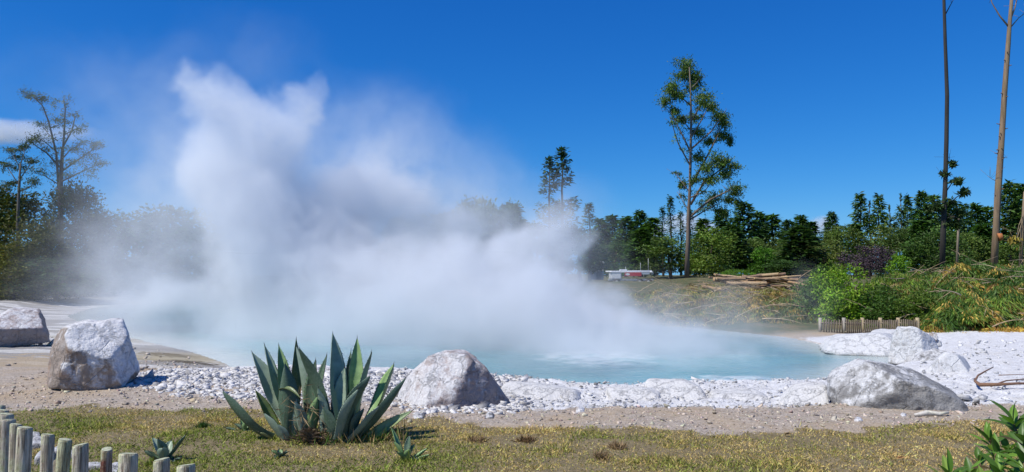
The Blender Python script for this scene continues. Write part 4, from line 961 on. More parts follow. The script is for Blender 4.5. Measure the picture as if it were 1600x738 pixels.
def heap(name, label, cat, boxes, seed, nclump, green, dry, stick_n, parts=True):
    """tangled felled crowns: drooping clumps of narrow leaves over the ground, with dead leaves and poles. boxes: [(u0,u1,d0,d1,height fn)]"""
    l2 = np.random.default_rng(seed); MG, MD = MB(), MB(); first = None; tops = []
    for (u0, u1, d0, d1, h0, vt) in boxes:
        for i in range(nclump):
            d = l2.uniform(d0, d1); u = l2.uniform(u0, u1); x = (u - 800) / F_PX * d
            t_ = (d - d0) / (d1 - d0); e_ = min(1, 4 * min((u - u0), (u1 - u)) / (u1 - u0) + .25)
            hh = h0 * (.30 + .70 * t_ ** .75) * e_ * (.75 + .35 * vnoise([x * .5 + seed], [d * .5])[0] + .35 * vnoise([x * 1.3 + seed], [d * 1.3])[0])
            g0 = gz(x, d); z = min(g0 + max(.1, hh), D(u, vt + 10 * vnoise([x * .8 + seed], [d])[0], d).z); z = max(g0 + .08, g0 + (z - g0) * l2.uniform(.5, 1.0) ** .5)
            if first is None: first = np.array([x, d, gz(x, d)])
            tops.append((x, d, z))
            m = int(l2.integers(50, 95)); sp = l2.uniform(.16, .36); hv = np.array([l2.normal(0, .35), -.30 + l2.normal(0, .25), -1.0])
            R_ = sp * 1.9; ra, aa = R_ * np.sqrt(l2.random(m)), l2.uniform(0, 6.283, m)
            ox, oy = np.cos(aa) * ra, np.sin(aa) * ra
            p = np.array([x, d, z]) + np.stack([ox, oy, -.9 * ra ** 2 / R_ - l2.random(m) * .12], -1)
            dv = hv * .8 + np.stack([ox, oy, 0 * ox], -1) / R_ * .7 + l2.normal(0, .25, (m, 3)); isdry = l2.random() < dry
            base = np.array(l2.permutation([(.24, .165, .075), (.31, .22, .11), (.16, .095, .05)])[0]) if isdry else np.array(l2.permutation(green)[0])
            k = np.clip(base * l2.uniform(.7, 1.35) * l2.uniform(.7, 1.3, (m, 1)) * (1 + l2.normal(0, .08, (m, 3))), .004, .6)
            (MD if isdry else MG).leaves(p, dv, l2.normal(0, 1, (m, 3)) + np.array([0, -.3, .5]), l2.uniform(.16, .36, m), l2.uniform(.025, .055, m), k)
    root = thing(name, label, cat, tuple(first))
    if MG.n: MG.build("foliage", M_leaf, root, False, first)
    if MD.n: MD.build("dead_foliage", M_leaf, root, False, first)
    for i in range(stick_n):
        x, d, z = tops[int(l2.integers(len(tops)))]; L_ = l2.uniform(.6, 2.4); a = l2.uniform(-.5, .5) + (math.pi if l2.random() < .5 else 0); el = l2.uniform(-.1, .7)
        s = np.linspace(0, 1, 6); bend = l2.normal(0, .22)
        P_ = np.stack([x + math.cos(a) * math.cos(el) * L_ * s, d - .45 + l2.normal(0, .3) * s, z + .05 + math.sin(el) * L_ * s - .18 * L_ * s ** 2 + bend * s * (1 - s)], -1)
        mb = MB(); mb.tube(P_, np.linspace(l2.uniform(.014, .036), .006, 6), 5, np.array([(.60, .47, .29), (.50, .36, .22), (.40, .31, .22)])[int(l2.integers(3))])
        for q in range(2):
            k = int(l2.integers(2, 5)); mb.tube([P_[k], P_[k] + np.array([l2.normal(0, .4), l2.normal(0, .2), l2.uniform(-.4, .4)])], [.015, .005], 4, (.44, .32, .19))
        mb.build("stick", M_log, root, True, first)
    return root
GR = [(.068, .120, .024), (.042, .085, .020), (.120, .160, .034), (.095, .135, .052), (.052, .10, .022)]
heap("brush_heap", "big heap of felled drooping foliage and bare sticks behind the white crust, right edge", "brush pile", [(1440, 1720, 30.8, 40, 3.2, 410)], 1, 1500, GR, .24, 48)
heap("brush_heap", "green and straw coloured felled branches right of the bright green bush", "brush pile", [(1345, 1500, 34, 43, 2.2, 424)], 2, 800, GR, .24, 16)
heap("brush_heap", "sandy brown scrap of felled branches beyond the purple tree's foot", "brush pile", [(1330, 1480, 44, 50, 1.15, 420)], 3, 200, [(.14, .12, .05), (.2, .14, .07)], .6, 14)
heap("brush_heap", "grey-green felled foliage between the steam and the bright green bush", "brush pile", [(1165, 1290, 36, 46, 1.2, 466)], 4, 330, [(.09, .105, .05), (.11, .125, .07), (.07, .09, .03)], .3, 16)
heap("brush_heap", "brown splintered brush strewn before the timber pile and eucalyptus foot", "brush pile", [(1040, 1270, 52, 60, .7, 430)], 5, 170, [(.14, .13, .05)], .7, 22)
heap("dead_scrub", "bare grey-brown dead scrub at the pool's far right shore, fading into steam", "scrub", [(990, 1255, 36.5, 52, 1.0, 450)], 6, 900, [(.10, .115, .055), (.11, .095, .065), (.075, .095, .035)], .5, 70)
heap("brush_heap", "dry straw litter along the foot of the big heap beside the white crust", "brush pile", [(1500, 1720, 29.6, 31.2, .35, 470)], 7, 220, [(.2, .17, .06)], .75, 10)
leaf_proto("bush_bright", 2.4, 1.5, 41, name="bush", cat="bush", tr=.05, n=3600, col=(.10, .17, .020), clumps=30, leafs=.15, low=.02)
leaf_proto("bush_dark", 2.4, 1.5, 42, name="bush", cat="bush", tr=.05, n=3200, col=(.045, .085, .022), clumps=28, leafs=.16, low=.02)
for k_, u, vt, d, w, vb, lab in [("bush_bright", 1322, 424, 36, 76, 500, "bright yellow-green bush standing behind the picket fence's middle"), ("bush_dark", 1284, 420, 38, 60, 498, "taller mid green bush left of the bright yellow-green one"),
        ("bush_bright", 1298, 418, 41, 46, 490, "pale green bush peeping over the mid green one"), ("bush_dark", 1362, 450, 35, 66, 502, "dark green bush right of the bright yellow-green one"), ("bush_dark", 1410, 458, 35, 64, 504, "blackish green bush behind the picket fence's right end"),
        ("bush_dark", 1204, 462, 44, 30, 490, "small dark green bush left of the timber pile's foot"), ("bush_dark", 1256, 462, 40, 54, 500, "dark bush behind the drifting wisp of steam, left of the fence"), ("bush_bright", 1150, 424, 70, 40, 436, "low green bush behind the left end of the timber pile")]:
    loc, h, r = at_tree(u, vt, d, w, vb); loc = (loc[0], loc[1], loc[2] + .15); place_tree(k_, loc, h, r, lab)

# ------------------------------------------------------------------ picket fence
M_pale = wood_mat("fence_timber", (1, 1, .15), 25, .3, .85, .3)
fr = thing("picket_fence", "low weathered picket fence with stout posts at the far right of the pool", "fence", tuple(D(1320, 522, 31)))
o0 = D(1320, 522, 31)
fp = [(1282, 524, 32.2), (1319, 524, 31.6), (1348, 523, 31.2), (1376, 522, 30.9), (1404, 522, 30.6), (1434, 521, 30.3)]
for i, (u, v, d) in enumerate(fp):
    p = D(u, v, d); p.z = gz(p.x, p.y) - .1; fp[i] = p
    top = D(u, 499, d).z + .06
    mb = MB(); mb.tube([p, (p.x, p.y, top)], .07, 8, (.42, .33, .20) if i > 1 else (.36, .33, .28)); mb.build("post", M_pale, fr, False, o0)
for i in range(len(fp) - 1):
    a, b2 = fp[i], fp[i + 1]; hgt = D(1320, 501, a.y).z
    mb = MB()
    for dz in (-.09, -.45): mb.tube([(a.x, a.y - .05, hgt + dz), (b2.x, b2.y - .05, hgt + dz)], .025, 4, (.25, .205, .16))
    mb.build("rail", M_pale, fr, False, o0)
    mb = MB(); n = 9
    for k in range(1, n):
        q = a.lerp(b2, k / n); g = random.uniform(-.02, .03); c = random.uniform(.8, 1.2)
        mb.box((q.x, q.y - .09, (hgt + .02 + q.z) / 2 + g), (.024, .010, (hgt + .06 - q.z) / 2), (.17 * c, .135 * c, .10 * c))
    mb.build("picket_panel", M_pale, fr, False, o0)

# ------------------------------------------------------------------ truck and cabin in the clearing
M_paint = plain_mat("white_paint", (.62, .63, .64), .45, .1); M_red = plain_mat("red_paint", (.42, .022, .030), .4, .15)
M_dark = plain_mat("dark_rubber", (.03, .03, .032), .7); M_steel = plain_mat("grey_steel", (.30, .31, .32), .5)
def bev_box(name, c, h, mat, parent, bev=.05):
    bm = bmesh.new(); bmesh.ops.create_cube(bm, size=2)
    for v in bm.verts: v.co = Vector((v.co.x * h[0], v.co.y * h[1], v.co.z * h[2]))
    bmesh.ops.bevel(bm, geom=bm.edges[:], offset=min(bev, min(h) * .4), segments=2, affect='EDGES')
    me = bpy.data.meshes.new(name); bm.to_mesh(me); bm.free(); me.materials.append(mat)
    o = link(bpy.data.objects.new(name, me), parent); o.location = c; return o
td = 88; S = td / F_PX; tb = D(985, 421, td); gzt = tb.z - 1.95
tr = thing("crane_truck", "white truck with lowered boom and a red side panel, half hidden by steam", "truck", (tb.x, td, gzt))
bev_box("chassis", (0, 0, .75), (2.5, .9, .12), M_steel, tr); bev_box("deck", (0, 0, 1.62), (2.45, 1.0, .05), M_paint, tr)
bev_box("cab", (-1.75, 0, 1.28), (.62, .95, .5), M_paint, tr, .12)
bx = bev_box("side_panel", (.15, -.98, 1.38), (.95, .04, .22), M_red, tr)
mb = MB(); th_ = np.linspace(0, 2 * math.pi, 25)[:-1]
mb.add([(0, 0, 0)] + [(math.cos(a) * .25, 0, math.sin(a) * .13) for a in th_], None, [(0, 1 + i, 1 + (i + 1) % 24) for i in range(24)], (1, 1, 1)); e_ = mb.build("oval_badge", M_paint, bx); e_.location = (-.62, -.045, .0)
bev_box("toolbox", (-.85, -.2, 1.82), (.42, .4, .13), M_paint, tr); bev_box("rear_frame", (1.55, -.9, 1.5), (.5, .06, .14), M_paint, tr)
mb = MB(); mb.tube([(-2.9, -.5, 1.68), (2.35, -.5, 1.74)], .09, 8, (1, 1, 1)); mb.build("boom", M_paint, tr)
mb = MB(); mb.tube([(2.2, -.5, 1.74), (2.45, -.5, 1.35)], .16, 8, (1, 1, 1)); mb.build("boom_head", M_paint, tr, True)
for x, h_ in ((-.55, .55), (1.15, 1.0), (2.05, 1.5)):
    mb = MB(); mb.tube([(x, 0, 1.65), (x, 0, 1.7 + h_)], .018, 5); mb.build("antenna", M_paint, tr)
for x in (-1.7, .9, 1.9):
    for y in (-.85, .85):
        mb = MB(); mb.tube([(x, y - .14, .45), (x, y + .14, .45)], .45, 18); w_ = mb.build("wheel", M_dark, tr)
        mb = MB(); mb.tube([(x, y - .16, .45), (x, y + .16, .45)], .22, 14); mb.build("rim", M_steel, w_)
cb = D(931, 413, 108); cg = cb.z - 2.2
cbn = thing("site_cabin", "small white cabin roof showing above the steam left of the truck", "cabin", (cb.x, 108, cg))
bev_box("wall", (0, 0, 1.1), (.95, 1.2, 1.1), plain_mat("cabin_wall", (.45, .46, .46), .6, .1), cbn); bev_box("roof", (0, 0, 2.38), (1.08, 1.35, .17), M_paint, cbn)
bev_box("door", (.3, -1.22, .95), (.36, .03, .9), M_steel, cbn); bev_box("window", (-.45, -1.22, 1.35), (.28, .03, .3), M_dark, cbn)
gr_ = D(1426, 420, 100); sh = thing("shed", "grey metal roof glimpsed between the trees right of the purple tree", "shed", (gr_.x, 100, gr_.z - 2.3))
bev_box("wall", (0, 0, 1.0), (1.9, 1.5, 1.0), plain_mat("shed_wall", (.22, .24, .24), .6, .1), sh)
bm_ = bev_box("roof", (0, 0, 2.12), (2.1, 1.7, .11), plain_mat("grey_roof", (.34, .38, .39), .5, .1), sh)

# ------------------------------------------------------------------ clouds low on the horizon
cloud_mat = vol_mat("cloud_vapour", .03)
def BC(u, v, d, ru, rv, rd, s=1.0): return B(u, v, d, ru, rv, rd, s, 1.0)
def cloud(label, d, blobs, res):
    lo = [min(c_[i] - r_[i] for c_, r_, s_ in blobs) for i in range(3)]; hi = [max(c_[i] + r_[i] for c_, r_, s_ in blobs) for i in range(3)]
    volume_cloud("cloud", label, "cloud", tuple(lo), tuple(hi), res, blobs, [], [(.02, 8), (.06, 3)], (.10, .45, .05, .35), cloud_mat)
cloud("white cloud bank low behind the eucalyptus and the spire trees", 1500, [BC(1052, 352, 1500, 34, 24, 40), BC(1088, 356, 1500, 36, 24, 40), BC(1072, 345, 1500, 28, 18, 40), BC(1108, 360, 1500, 24, 20, 40), BC(1025, 362, 1500, 28, 18, 40)], (70, 40, 36))
cloud("small rounded white cloud above the tree line right of the eucalyptus", 1500, [BC(1280, 354, 1500, 30, 24, 30), BC(1290, 349, 1500, 20, 16, 30), BC(1268, 358, 1500, 20, 16, 30)], (48, 36, 32))
cloud("flat white cloud behind the old grey tree at the left", 1500, [BC(15, 205, 1500, 80, 30, 50, .55), BC(-40, 206, 1500, 90, 34, 50, .7), BC(80, 203, 1500, 80, 24, 50, .3), BC(140, 206, 1500, 60, 22, 50, .2), BC(60, 222, 1500, 120, 24, 50, .26)], (90, 40, 40))

# ------------------------------------------------------------------ lawn
M_grass = leaf_mat("grass_blade", .6, .25, .25)
def grass_patch(n):
    y = 6.2 + 5.0 * rng.random(n) ** .85; x = rng.uniform(-.78, .78, n) * y
    jy_ = y + .75 * fbm(x * .8 + 40, y * .8) + .45 * fbm(x * 3.1, y * 3.1 + 9)
    cov = sstep(.12, -.28, jy_ - grass_edge(x)) * (.45 + .55 * sstep(-.28, .02, fbm(x * 1.1 + 5, y * 1.6, oct=4)))
    cov *= 1 - .55 * sstep(.10, .26, fbm(x * 1.5 + 80, y * 2.4, oct=4))
    m = rng.random(n) < cov; return x[m], y[m]
X, Y = grass_patch(230000); n = len(X); Z = ground(X, Y) - .005
gness = np.interp(X, [-6, -3.5, -1.5, 0, 2, 5], [.30, .26, .05, -.10, -.10, -.02]) + .85 * fbm(X * .9, Y * 1.2, oct=4) - .02 + .12 * sstep(8.6, 7.2, Y) - .18 * sstep(9.2, 10.2, Y) + rng.normal(0, .16, n)
gk = sstep(-.12, .38, gness)[:, None]
straw = np.array([.74, .55, .20]); straw2 = np.array([.52, .35, .14]); gre = np.array([.19, .26, .03]); gre2 = np.array([.32, .34, .075])
s_ = rng.random((n, 1)); col = (straw * s_ + straw2 * (1 - s_)) * (1 - gk) + (gre * s_ + gre2 * (1 - s_)) * gk
col = np.clip(col * rng.uniform(.35, 1.6, (n, 1)), 0, .8)
tall = 1 + .9 * sstep(.1, .4, fbm(X * 2, Y * 2.4 + 7, oct=3))
L_ = rng.gamma(5, .0062, n) * tall * (.75 + .4 * gk[:, 0]); dv = np.stack([rng.normal(0, .75, n), rng.normal(0, .75, n), rng.uniform(.25, 1.1, n)], -1)
mb = MB(); mb.leaves(np.stack([X, Y, Z], -1), dv, runit(n), L_, rng.uniform(.006, .012, n), col)
tag(mb.build("grass", M_grass), kind="stuff")
# dry thatch clots and weeds in the lawn
for lab, u, v, w, colr in [("brown dried weed tuft in the lawn right of the small right agave", 745, 690, 26, (.27, .18, .10)), ("dark brown dried weed in the lawn below the humped slab", 940, 716, 22, (.25, .17, .09)), ("dry brown tuft in the lawn below the flat square-ended slab", 965, 700, 22, (.28, .19, .10)),
                     ("small green weed between the small left agave and the big one", 318, 668, 12, (.05, .10, .02)), ("rusty dry tuft at the lawn edge right of the pink boulder", 822, 690, 24, (.20, .12, .06))]:
    p = GH(u, v); mb = MB(); m = 160; w_ = w * p.y / F_PX
    q = np.stack([p.x + np.clip(rng.normal(0, w_ * .28, m), -w_ * .5, w_ * .5), p.y + np.clip(rng.normal(0, .05, m), -.1, .1), np.full(m, p.z)], -1)
    mb.leaves(q, np.stack([rng.normal(0, .8, m), rng.normal(0, .8, m), rng.uniform(.2, 1, m)], -1), runit(m), rng.uniform(.04, .11, m), rng.uniform(.008, .016, m), np.array(colr) * rng.uniform(.5, 1.5, (m, 1)))
    o = mb.build("weed_tuft", M_grass, None, False, tuple(p)); o.location = p; tag(o, lab, "weed")
for lab, u, v, c_ in [("pale dead leaf on the lawn below the big agave's right half", 652, 713, (.55, .42, .25)), ("dead leaf on the lawn left of the big agave", 376, 712, (.5, .40, .22)), ("tan dead leaf on the lawn right of centre", 1252, 722, (.50, .40, .2)),
                      ("orange-brown dead leaf on the lawn left of the leafy shrub", 1400, 722, (.48, .27, .12)), ("curled brown dead leaf on the lawn below the grey wedge boulder", 1224, 684, (.2, .13, .06))]:
    p = GH(u, v); mb = MB(); mb.leaves([(0, 0, 0), (.005, .004, .002)], [(1, .15, .15), (1, .3, .3)], [(.1, -.3, 1), (0, .2, 1)], [.12, .10], [.045, .03], c_)
    o = mb.build("fallen_leaf", M_grass); o.location = p + Vector((0, 0, .035)); tag(o, lab, "leaf")

# ------------------------------------------------------------------ agaves
M_agave, t, b = new_mat("agave_leaf")
vc_ = t.n("ShaderNodeVertexColor", layer_name="Col")
P = opos(t); n1, n2 = t.noise(9, 5, .6, P), t.noise(60, 4, .6, P)
c = t.mix(t.rng(n1, .35, .65), t.mix(1.0, vc_.outputs[0], (.72, .80, .72), 'MULTIPLY'), vc_.outputs[0])
c = t.mix(t.math('MULTIPLY', t.rng(n2, .5, .75), .3), c, (.38, .42, .33))
c = t.mix(t.math('MULTIPLY', t.rng(t.noise(22, 4, .7, P, 1.2), .66, .74), .7), c, (.22, .17, .10))
t.L.new(c, b.inputs["Base Color"]); b.inputs["Roughness"].default_value = .42; b.inputs["Specular IOR Level"].default_value = .45
t.L.new(t.bump(n2, .25, .01), b.inputs["Normal"])
M_spine = plain_mat("agave_spine", (.06, .035, .02), .5)
def agave_leaf(parent, o0, base, tip, width, bow=0.0, side=0.0, col=(.085, .15, .105), tipcol=None, twist=0.0, name="leaf", n=18, axis=None, recurve=0.0):
    """thick channelled leaf from base to tip; bow bends it outwards, side bends it sideways"""
    base, tip = Vector(base), Vector(tip); T = tip - base; Lg = T.length; Tn = T.normalized()
    up = Vector((0, 0, 1)); N = (up - Tn * up.dot(Tn))
    if N.length < .12: N = Vector((0, -1, 0)) - Tn * (-Tn.y)
    if axis is not None: N = Vector(axis) - Tn * Vector(axis).dot(Tn)
    N.normalize(); S = Tn.cross(N)
    if twist: R_ = Matrix.Rotation(twist, 3, Tn); N = R_ @ N; S = R_ @ S
    cross = np.array([-1, -.78, -.45, 0, .45, .78, 1.0]); k = len(cross)
    V, C = [], []
    for i in range(n + 1):
        s = i / n; p = base + T * s - N * (bow * Lg * math.sin(math.pi * s ** .9)) + S * (side * Lg * math.sin(math.pi * s)) + N * (recurve * Lg * s ** 4)
        wf = (np.interp(s, [0, .08, .25, .42, .6, .78, .9, .97, 1], [.62, .60, .78, 1, .92, .62, .32, .10, .015])) * width * .5
        cu = np.interp(s, [0, .4, .8, 1], [.30, .42, .75, .6]); th = np.interp(s, [0, .15, .5, .9, 1], [.30, .22, .12, .10, .05]) * width
        cl = Vector(col).lerp(Vector(tipcol), min(1, max(0, (s - .25) * 1.8))) if tipcol else Vector(col)
        rr = 1 + .10 * math.sin(i * 2.1 + Lg * 30)
        for q in cross: V.append(p + S * (q * wf) + N * (cu * wf * q * q)); C.append(tuple(cl * (rr if abs(q) < .9 else 1.25)))
        for q in cross[::-1]: V.append(p + S * (q * wf * .985) + N * (cu * wf * q * q - th * (1 - q * q) - .004)); C.append(tuple(cl * .92))
    Q = []; r = 2 * k
    for i in range(n):
        for j in range(r): Q.append((i * r + j, i * r + (j + 1) % r, (i + 1) * r + (j + 1) % r, (i + 1) * r + j))
    Q.append
    lf = mesh_obj(name, np.array([tuple(v) for v in V]), np.array(Q), M_agave, parent, C, True, tuple(o0))
    # marginal teeth and the end spine
    mb = MB()
    for sd in (0, k - 1):
        for i in range(2, n - 1):
            a = np.array(V[i * r + sd]); e_ = np.array(V[i * r + (k // 2)]); d_ = a - e_; d_ /= np.linalg.norm(d_) + 1e-9
            up_ = np.array(tuple(Tn)); sz = .011
            mb.add([a - up_ * sz * .5, a + up_ * sz * .5, a + d_ * sz + up_ * .002, a + np.array(tuple(N)) * .004], None, [(0, 1, 2), (0, 2, 3), (1, 3, 2)])
    e1 = np.array(V[n * r + k // 2]); d_ = e1 - np.array(V[(n - 1) * r + k // 2]); d_ /= np.linalg.norm(d_); mb.tube([e1 - d_ * .01, e1 + d_ * .035], [.005, .001], 5)
    sp = mb.build("thorn_edge", M_spine, lf, False, tuple(o0)); sp["kind"] = "stuff"
    return lf
def ag_plant(name, label, cx, cv, leaves):
    o0 = G(cx, cv, 0.0); o0.z = gz(o0.x, o0.y); d0 = o0.y
    root = thing(name, label, "agave", tuple(o0))
    for (bu, bv, tu, tv, w, dt, db, kw) in leaves:
        z2 = lambda X_, Y_: (300 + X_ / 3.1, 500 + Y_ / 3.1)
        b_ = D(*z2(bu, bv), d0 + db); t_ = D(*z2(tu, tv), d0 + dt)
        agave_leaf(root, o0, b_, t_, w / 3.1 * d0 / F_PX, **kw)
    return root, o0
GB, GL, GD = (.29, .36, .27), (.24, .36, .14), (.10, .155, .10)  # last tone: shade on undersides and inner leaves put into the leaf colour
YL = (.42, .36, .07)
ag1, ag1o = ag_plant("agave", "left rosette of the big blue-green agave clump, with paler upright leaves", 450, 684, [
    (395, 560, 152, 345, 92, -.10, 0, dict(col=GD, bow=.10, twist=.35)), (470, 520, 292, 158, 104, .30, .02, dict(col=GB, bow=.06, side=.03, twist=-.2)), (480, 510, 351, 120, 66, .38, .1, dict(col=GB, bow=.04)),
    (478, 500, 420, 122, 78, .40, .12, dict(col=GL, bow=.02)), (470, 560, 452, 212, 112, -.16, -.05, dict(col=GD, bow=.03)), (500, 500, 505, 92, 60, .32, .1, dict(col=(.14, .17, .05), bow=.02, twist=.5)),
    (560, 500, 508, 130, 62, .12, .1, dict(col=GB, side=-.05, twist=.7)), (560, 470, 652, 170, 52, .35, .1, dict(col=GD, bow=.05)), (575, 540, 598, 195, 84, .02, 0, dict(col=GD, twist=-.5)),
    (440, 560, 308, 340, 62, .05, 0, dict(col=(.17, .22, .06), bow=.06, twist=-.4)), (490, 610, 352, 452, 82, -.22, -.1, dict(col=GB, bow=.05)), (575, 570, 606, 372, 66, -.22, -.1, dict(col=GL, bow=.02)),
    (500, 560, 470, 330, 92, -.10, -.05, dict(col=GB, bow=.02)), (540, 560, 500, 395, 70, -.25, -.12, dict(col=GB)), (470, 600, 415, 505, 64, -.25, -.12, dict(col=GB, bow=.05)), (395, 575, 330, 545, 36, -.1, -.05, dict(col=(.25, .27, .12)))])
agave_leaf(ag1, ag1o, D(300 + 425 / 3.1, 500 + 335 / 3.1, ag1o.y - .12), D(300 + 525 / 3.1, 500 + 378 / 3.1, ag1o.y - .3), .06, bow=-.16, col=(.13, .17, .06), axis=(0, -.4, 1))
ag2, ag2o = ag_plant("agave", "right rosette of the big agave clump, with a yellowing leaf drooping right", 545, 688, [
    (690, 570, 522, 138, 108, -.05, -.02, dict(col=GD, bow=-.03, side=.10, twist=.45)), (720, 530, 682, 66, 104, .28, .05, dict(col=GB, bow=.02, twist=.25)), (740, 500, 770, 148, 44, .42, .15, dict(col=GD)), (790, 480, 800, 86, 76, .42, .15, dict(col=GL, bow=.02)),
    (725, 560, 858, 272, 118, -.12, -.05, dict(col=GD, bow=-.02, side=.03)), (702, 575, 802, 336, 74, -.22, -.12, dict(col=GB, side=.04)), (765, 560, 868, 155, 70, .12, 0, dict(col=GB, side=-.16, twist=-.35)), (840, 500, 976, 214, 88, .30, .1, dict(col=GL, bow=.05)),
    (750, 590, 1032, 282, 78, .05, -.02, dict(col=GD, bow=.08, twist=-.45)), (775, 605, 1065, 440, 62, .02, -.06, dict(col=(.55, .47, .13), tipcol=(.24, .31, .16), bow=.06, twist=.8)), (745, 600, 850, 662, 44, -.25, -.1, dict(col=GD, bow=-.04)), (640, 560, 612, 330, 70, -.05, 0, dict(col=GB, twist=.3)),
    (690, 590, 640, 420, 84, -.2, -.1, dict(col=GD, bow=.03)), (740, 590, 905, 415, 64, -.12, -.08, dict(col=GB, bow=.05)), (700, 560, 740, 230, 84, .2, .05, dict(col=GB)), (770, 560, 830, 430, 70, -.1, -.05, dict(col=GD))])
M_dry = leaf_mat("dry_fibre", .8, .1, .2)
mb = MB(); c_ = np.array(D(488, 690, ag1o.y - .28)); c_[2] = gz(c_[0], c_[1]); m = 200
q = c_ + np.stack([rng.normal(0, .09, m), rng.normal(0, .07, m), np.abs(rng.normal(0, .05, m))], -1)
mb.leaves(q, np.stack([rng.normal(0, .8, m), rng.normal(0, .6, m), rng.uniform(-.2, 1, m)], -1), runit(m), rng.uniform(.08, .22, m), rng.uniform(.008, .025, m), np.array([.15, .10, .06]) * rng.uniform(.35, 1.5, (m, 1)))
dd = mb.build("withered_stump", M_dry, None, False, tuple(c_)); dd.location = c_; tag(dd, "withered brown agave stump between the two big rosettes", "dead plant")
for k_ in range(7):
    a = math.pi * (k_ + .3) / 7; bx_ = c_ + np.array([0, -.06, .02])
    agave_leaf(dd, c_, bx_, bx_ + np.array([math.cos(a) * .16, -.12, .05 + math.sin(a) * .14]), .06, bow=-.12, col=(.20, .13, .08), name="dry_leaf")
mb = MB(); m = 80; c2 = np.array(D(470, 640, ag1o.y - .22))
q = c2 + np.stack([rng.normal(0, .12, m), rng.normal(0, .05, m), rng.normal(0, .09, m)], -1); q[:, 2] = np.maximum(q[:, 2], gz(c2[0], c2[1]))
mb.leaves(q, np.stack([rng.normal(.2, .7, m), rng.normal(-.2, .5, m), rng.normal(-.2, .8, m)], -1), runit(m), rng.uniform(.1, .25, m), rng.uniform(.005, .012, m), np.array([.30, .22, .12]) * rng.uniform(.4, 1.4, (m, 1)))
mb.build("withered_fibre", M_dry, ag1, False, tuple(ag1o))
mb = MB(); m = 420; q = np.stack([rng.uniform(-2.45, -1.2, m), ag1o.y - .2 + rng.normal(0, .13, m), np.zeros(m)], -1); q[:, 2] = ground(q[:, 0], q[:, 1])
mb.leaves(q, np.stack([rng.normal(0, .5, m), rng.normal(0, .5, m), rng.uniform(.5, 1.2, m)], -1), runit(m), rng.uniform(.08, .24, m), rng.uniform(.008, .016, m), np.where(rng.random((m, 1)) < .55, np.array([[.10, .17, .03]]), np.array([[.36, .26, .12]])) * rng.uniform(.6, 1.4, (m, 1)))
tag(mb.build("long_grass", M_grass), kind="stuff")
def pup(name, label, u, v, leaves, col=GB):
    o0 = GH(u, v); root = thing(name, label, "agave", tuple(o0))
    for (tu, tv, w, dt, kw) in leaves:
        kw = dict(kw); cl = kw.pop("col", col); b_ = o0 + Vector(((tu - u) * .02 * o0.y / F_PX, dt * .1, .015)); agave_leaf(root, o0, b_, D(tu, tv, o0.y + dt), w * o0.y / F_PX, col=cl, n=12, **kw)
pup("agave", "small agave on the lawn between the wooden posts and the big agave", 256, 720, [(238, 684, 17, .12, {}), (247, 686, 20, -.08, dict(col=GD)), (268, 688, 17, .15, {}), (290, 679, 11, .02, dict(bow=.06, col=GD)), (226, 704, 15, -.06, dict(bow=.1, col=GD)), (254, 700, 18, -.14, {}), (283, 716, 11, -.05, dict(bow=.1, col=GD)), (230, 718, 11, .05, dict(col=GL)), (274, 722, 10, -.12, dict(col=GD))])
pup("agave", "small bright agave pup on the lawn right of the big agave", 634, 720, [(612, 668, 11, .1, dict(bow=.06, col=GL)), (616, 690, 13, -.05, dict(col=GL)), (640, 680, 11, .1, dict(col=GD)), (648, 694, 11, .1, dict(col=GL)), (668, 700, 10, .05, dict(bow=.1, col=GL)), (672, 710, 10, -.05, dict(bow=.08, col=GL)), (640, 702, 12, -.1, {}), (655, 718, 10, -.08, dict(col=GD)), (620, 706, 10, -.1, dict(col=GL))], GL)
pup("agave", "tiny agave pup at the left foot of the big agave", 382, 674, [(376, 655, 9, .08, dict(col=GL)), (384, 660, 9, -.04, dict(col=GL)), (352, 668, 9, 0, dict(col=GD, bow=.1)), (394, 664, 8, .05, {}), (366, 662, 8, .05, dict(col=GD)), (400, 676, 8, -.05, dict(col=GD))], GL)
pup("agave", "tiny dark agave pup in front of the big agave's left half", 438, 714, [(424, 704, 9, -.02, dict(col=GL)), (436, 702, 9, .05, {}), (450, 706, 9, 0, dict(col=GD)), (442, 708, 8, -.06, dict(col=GD)), (428, 716, 8, -.08, dict(col=GD))], GL)

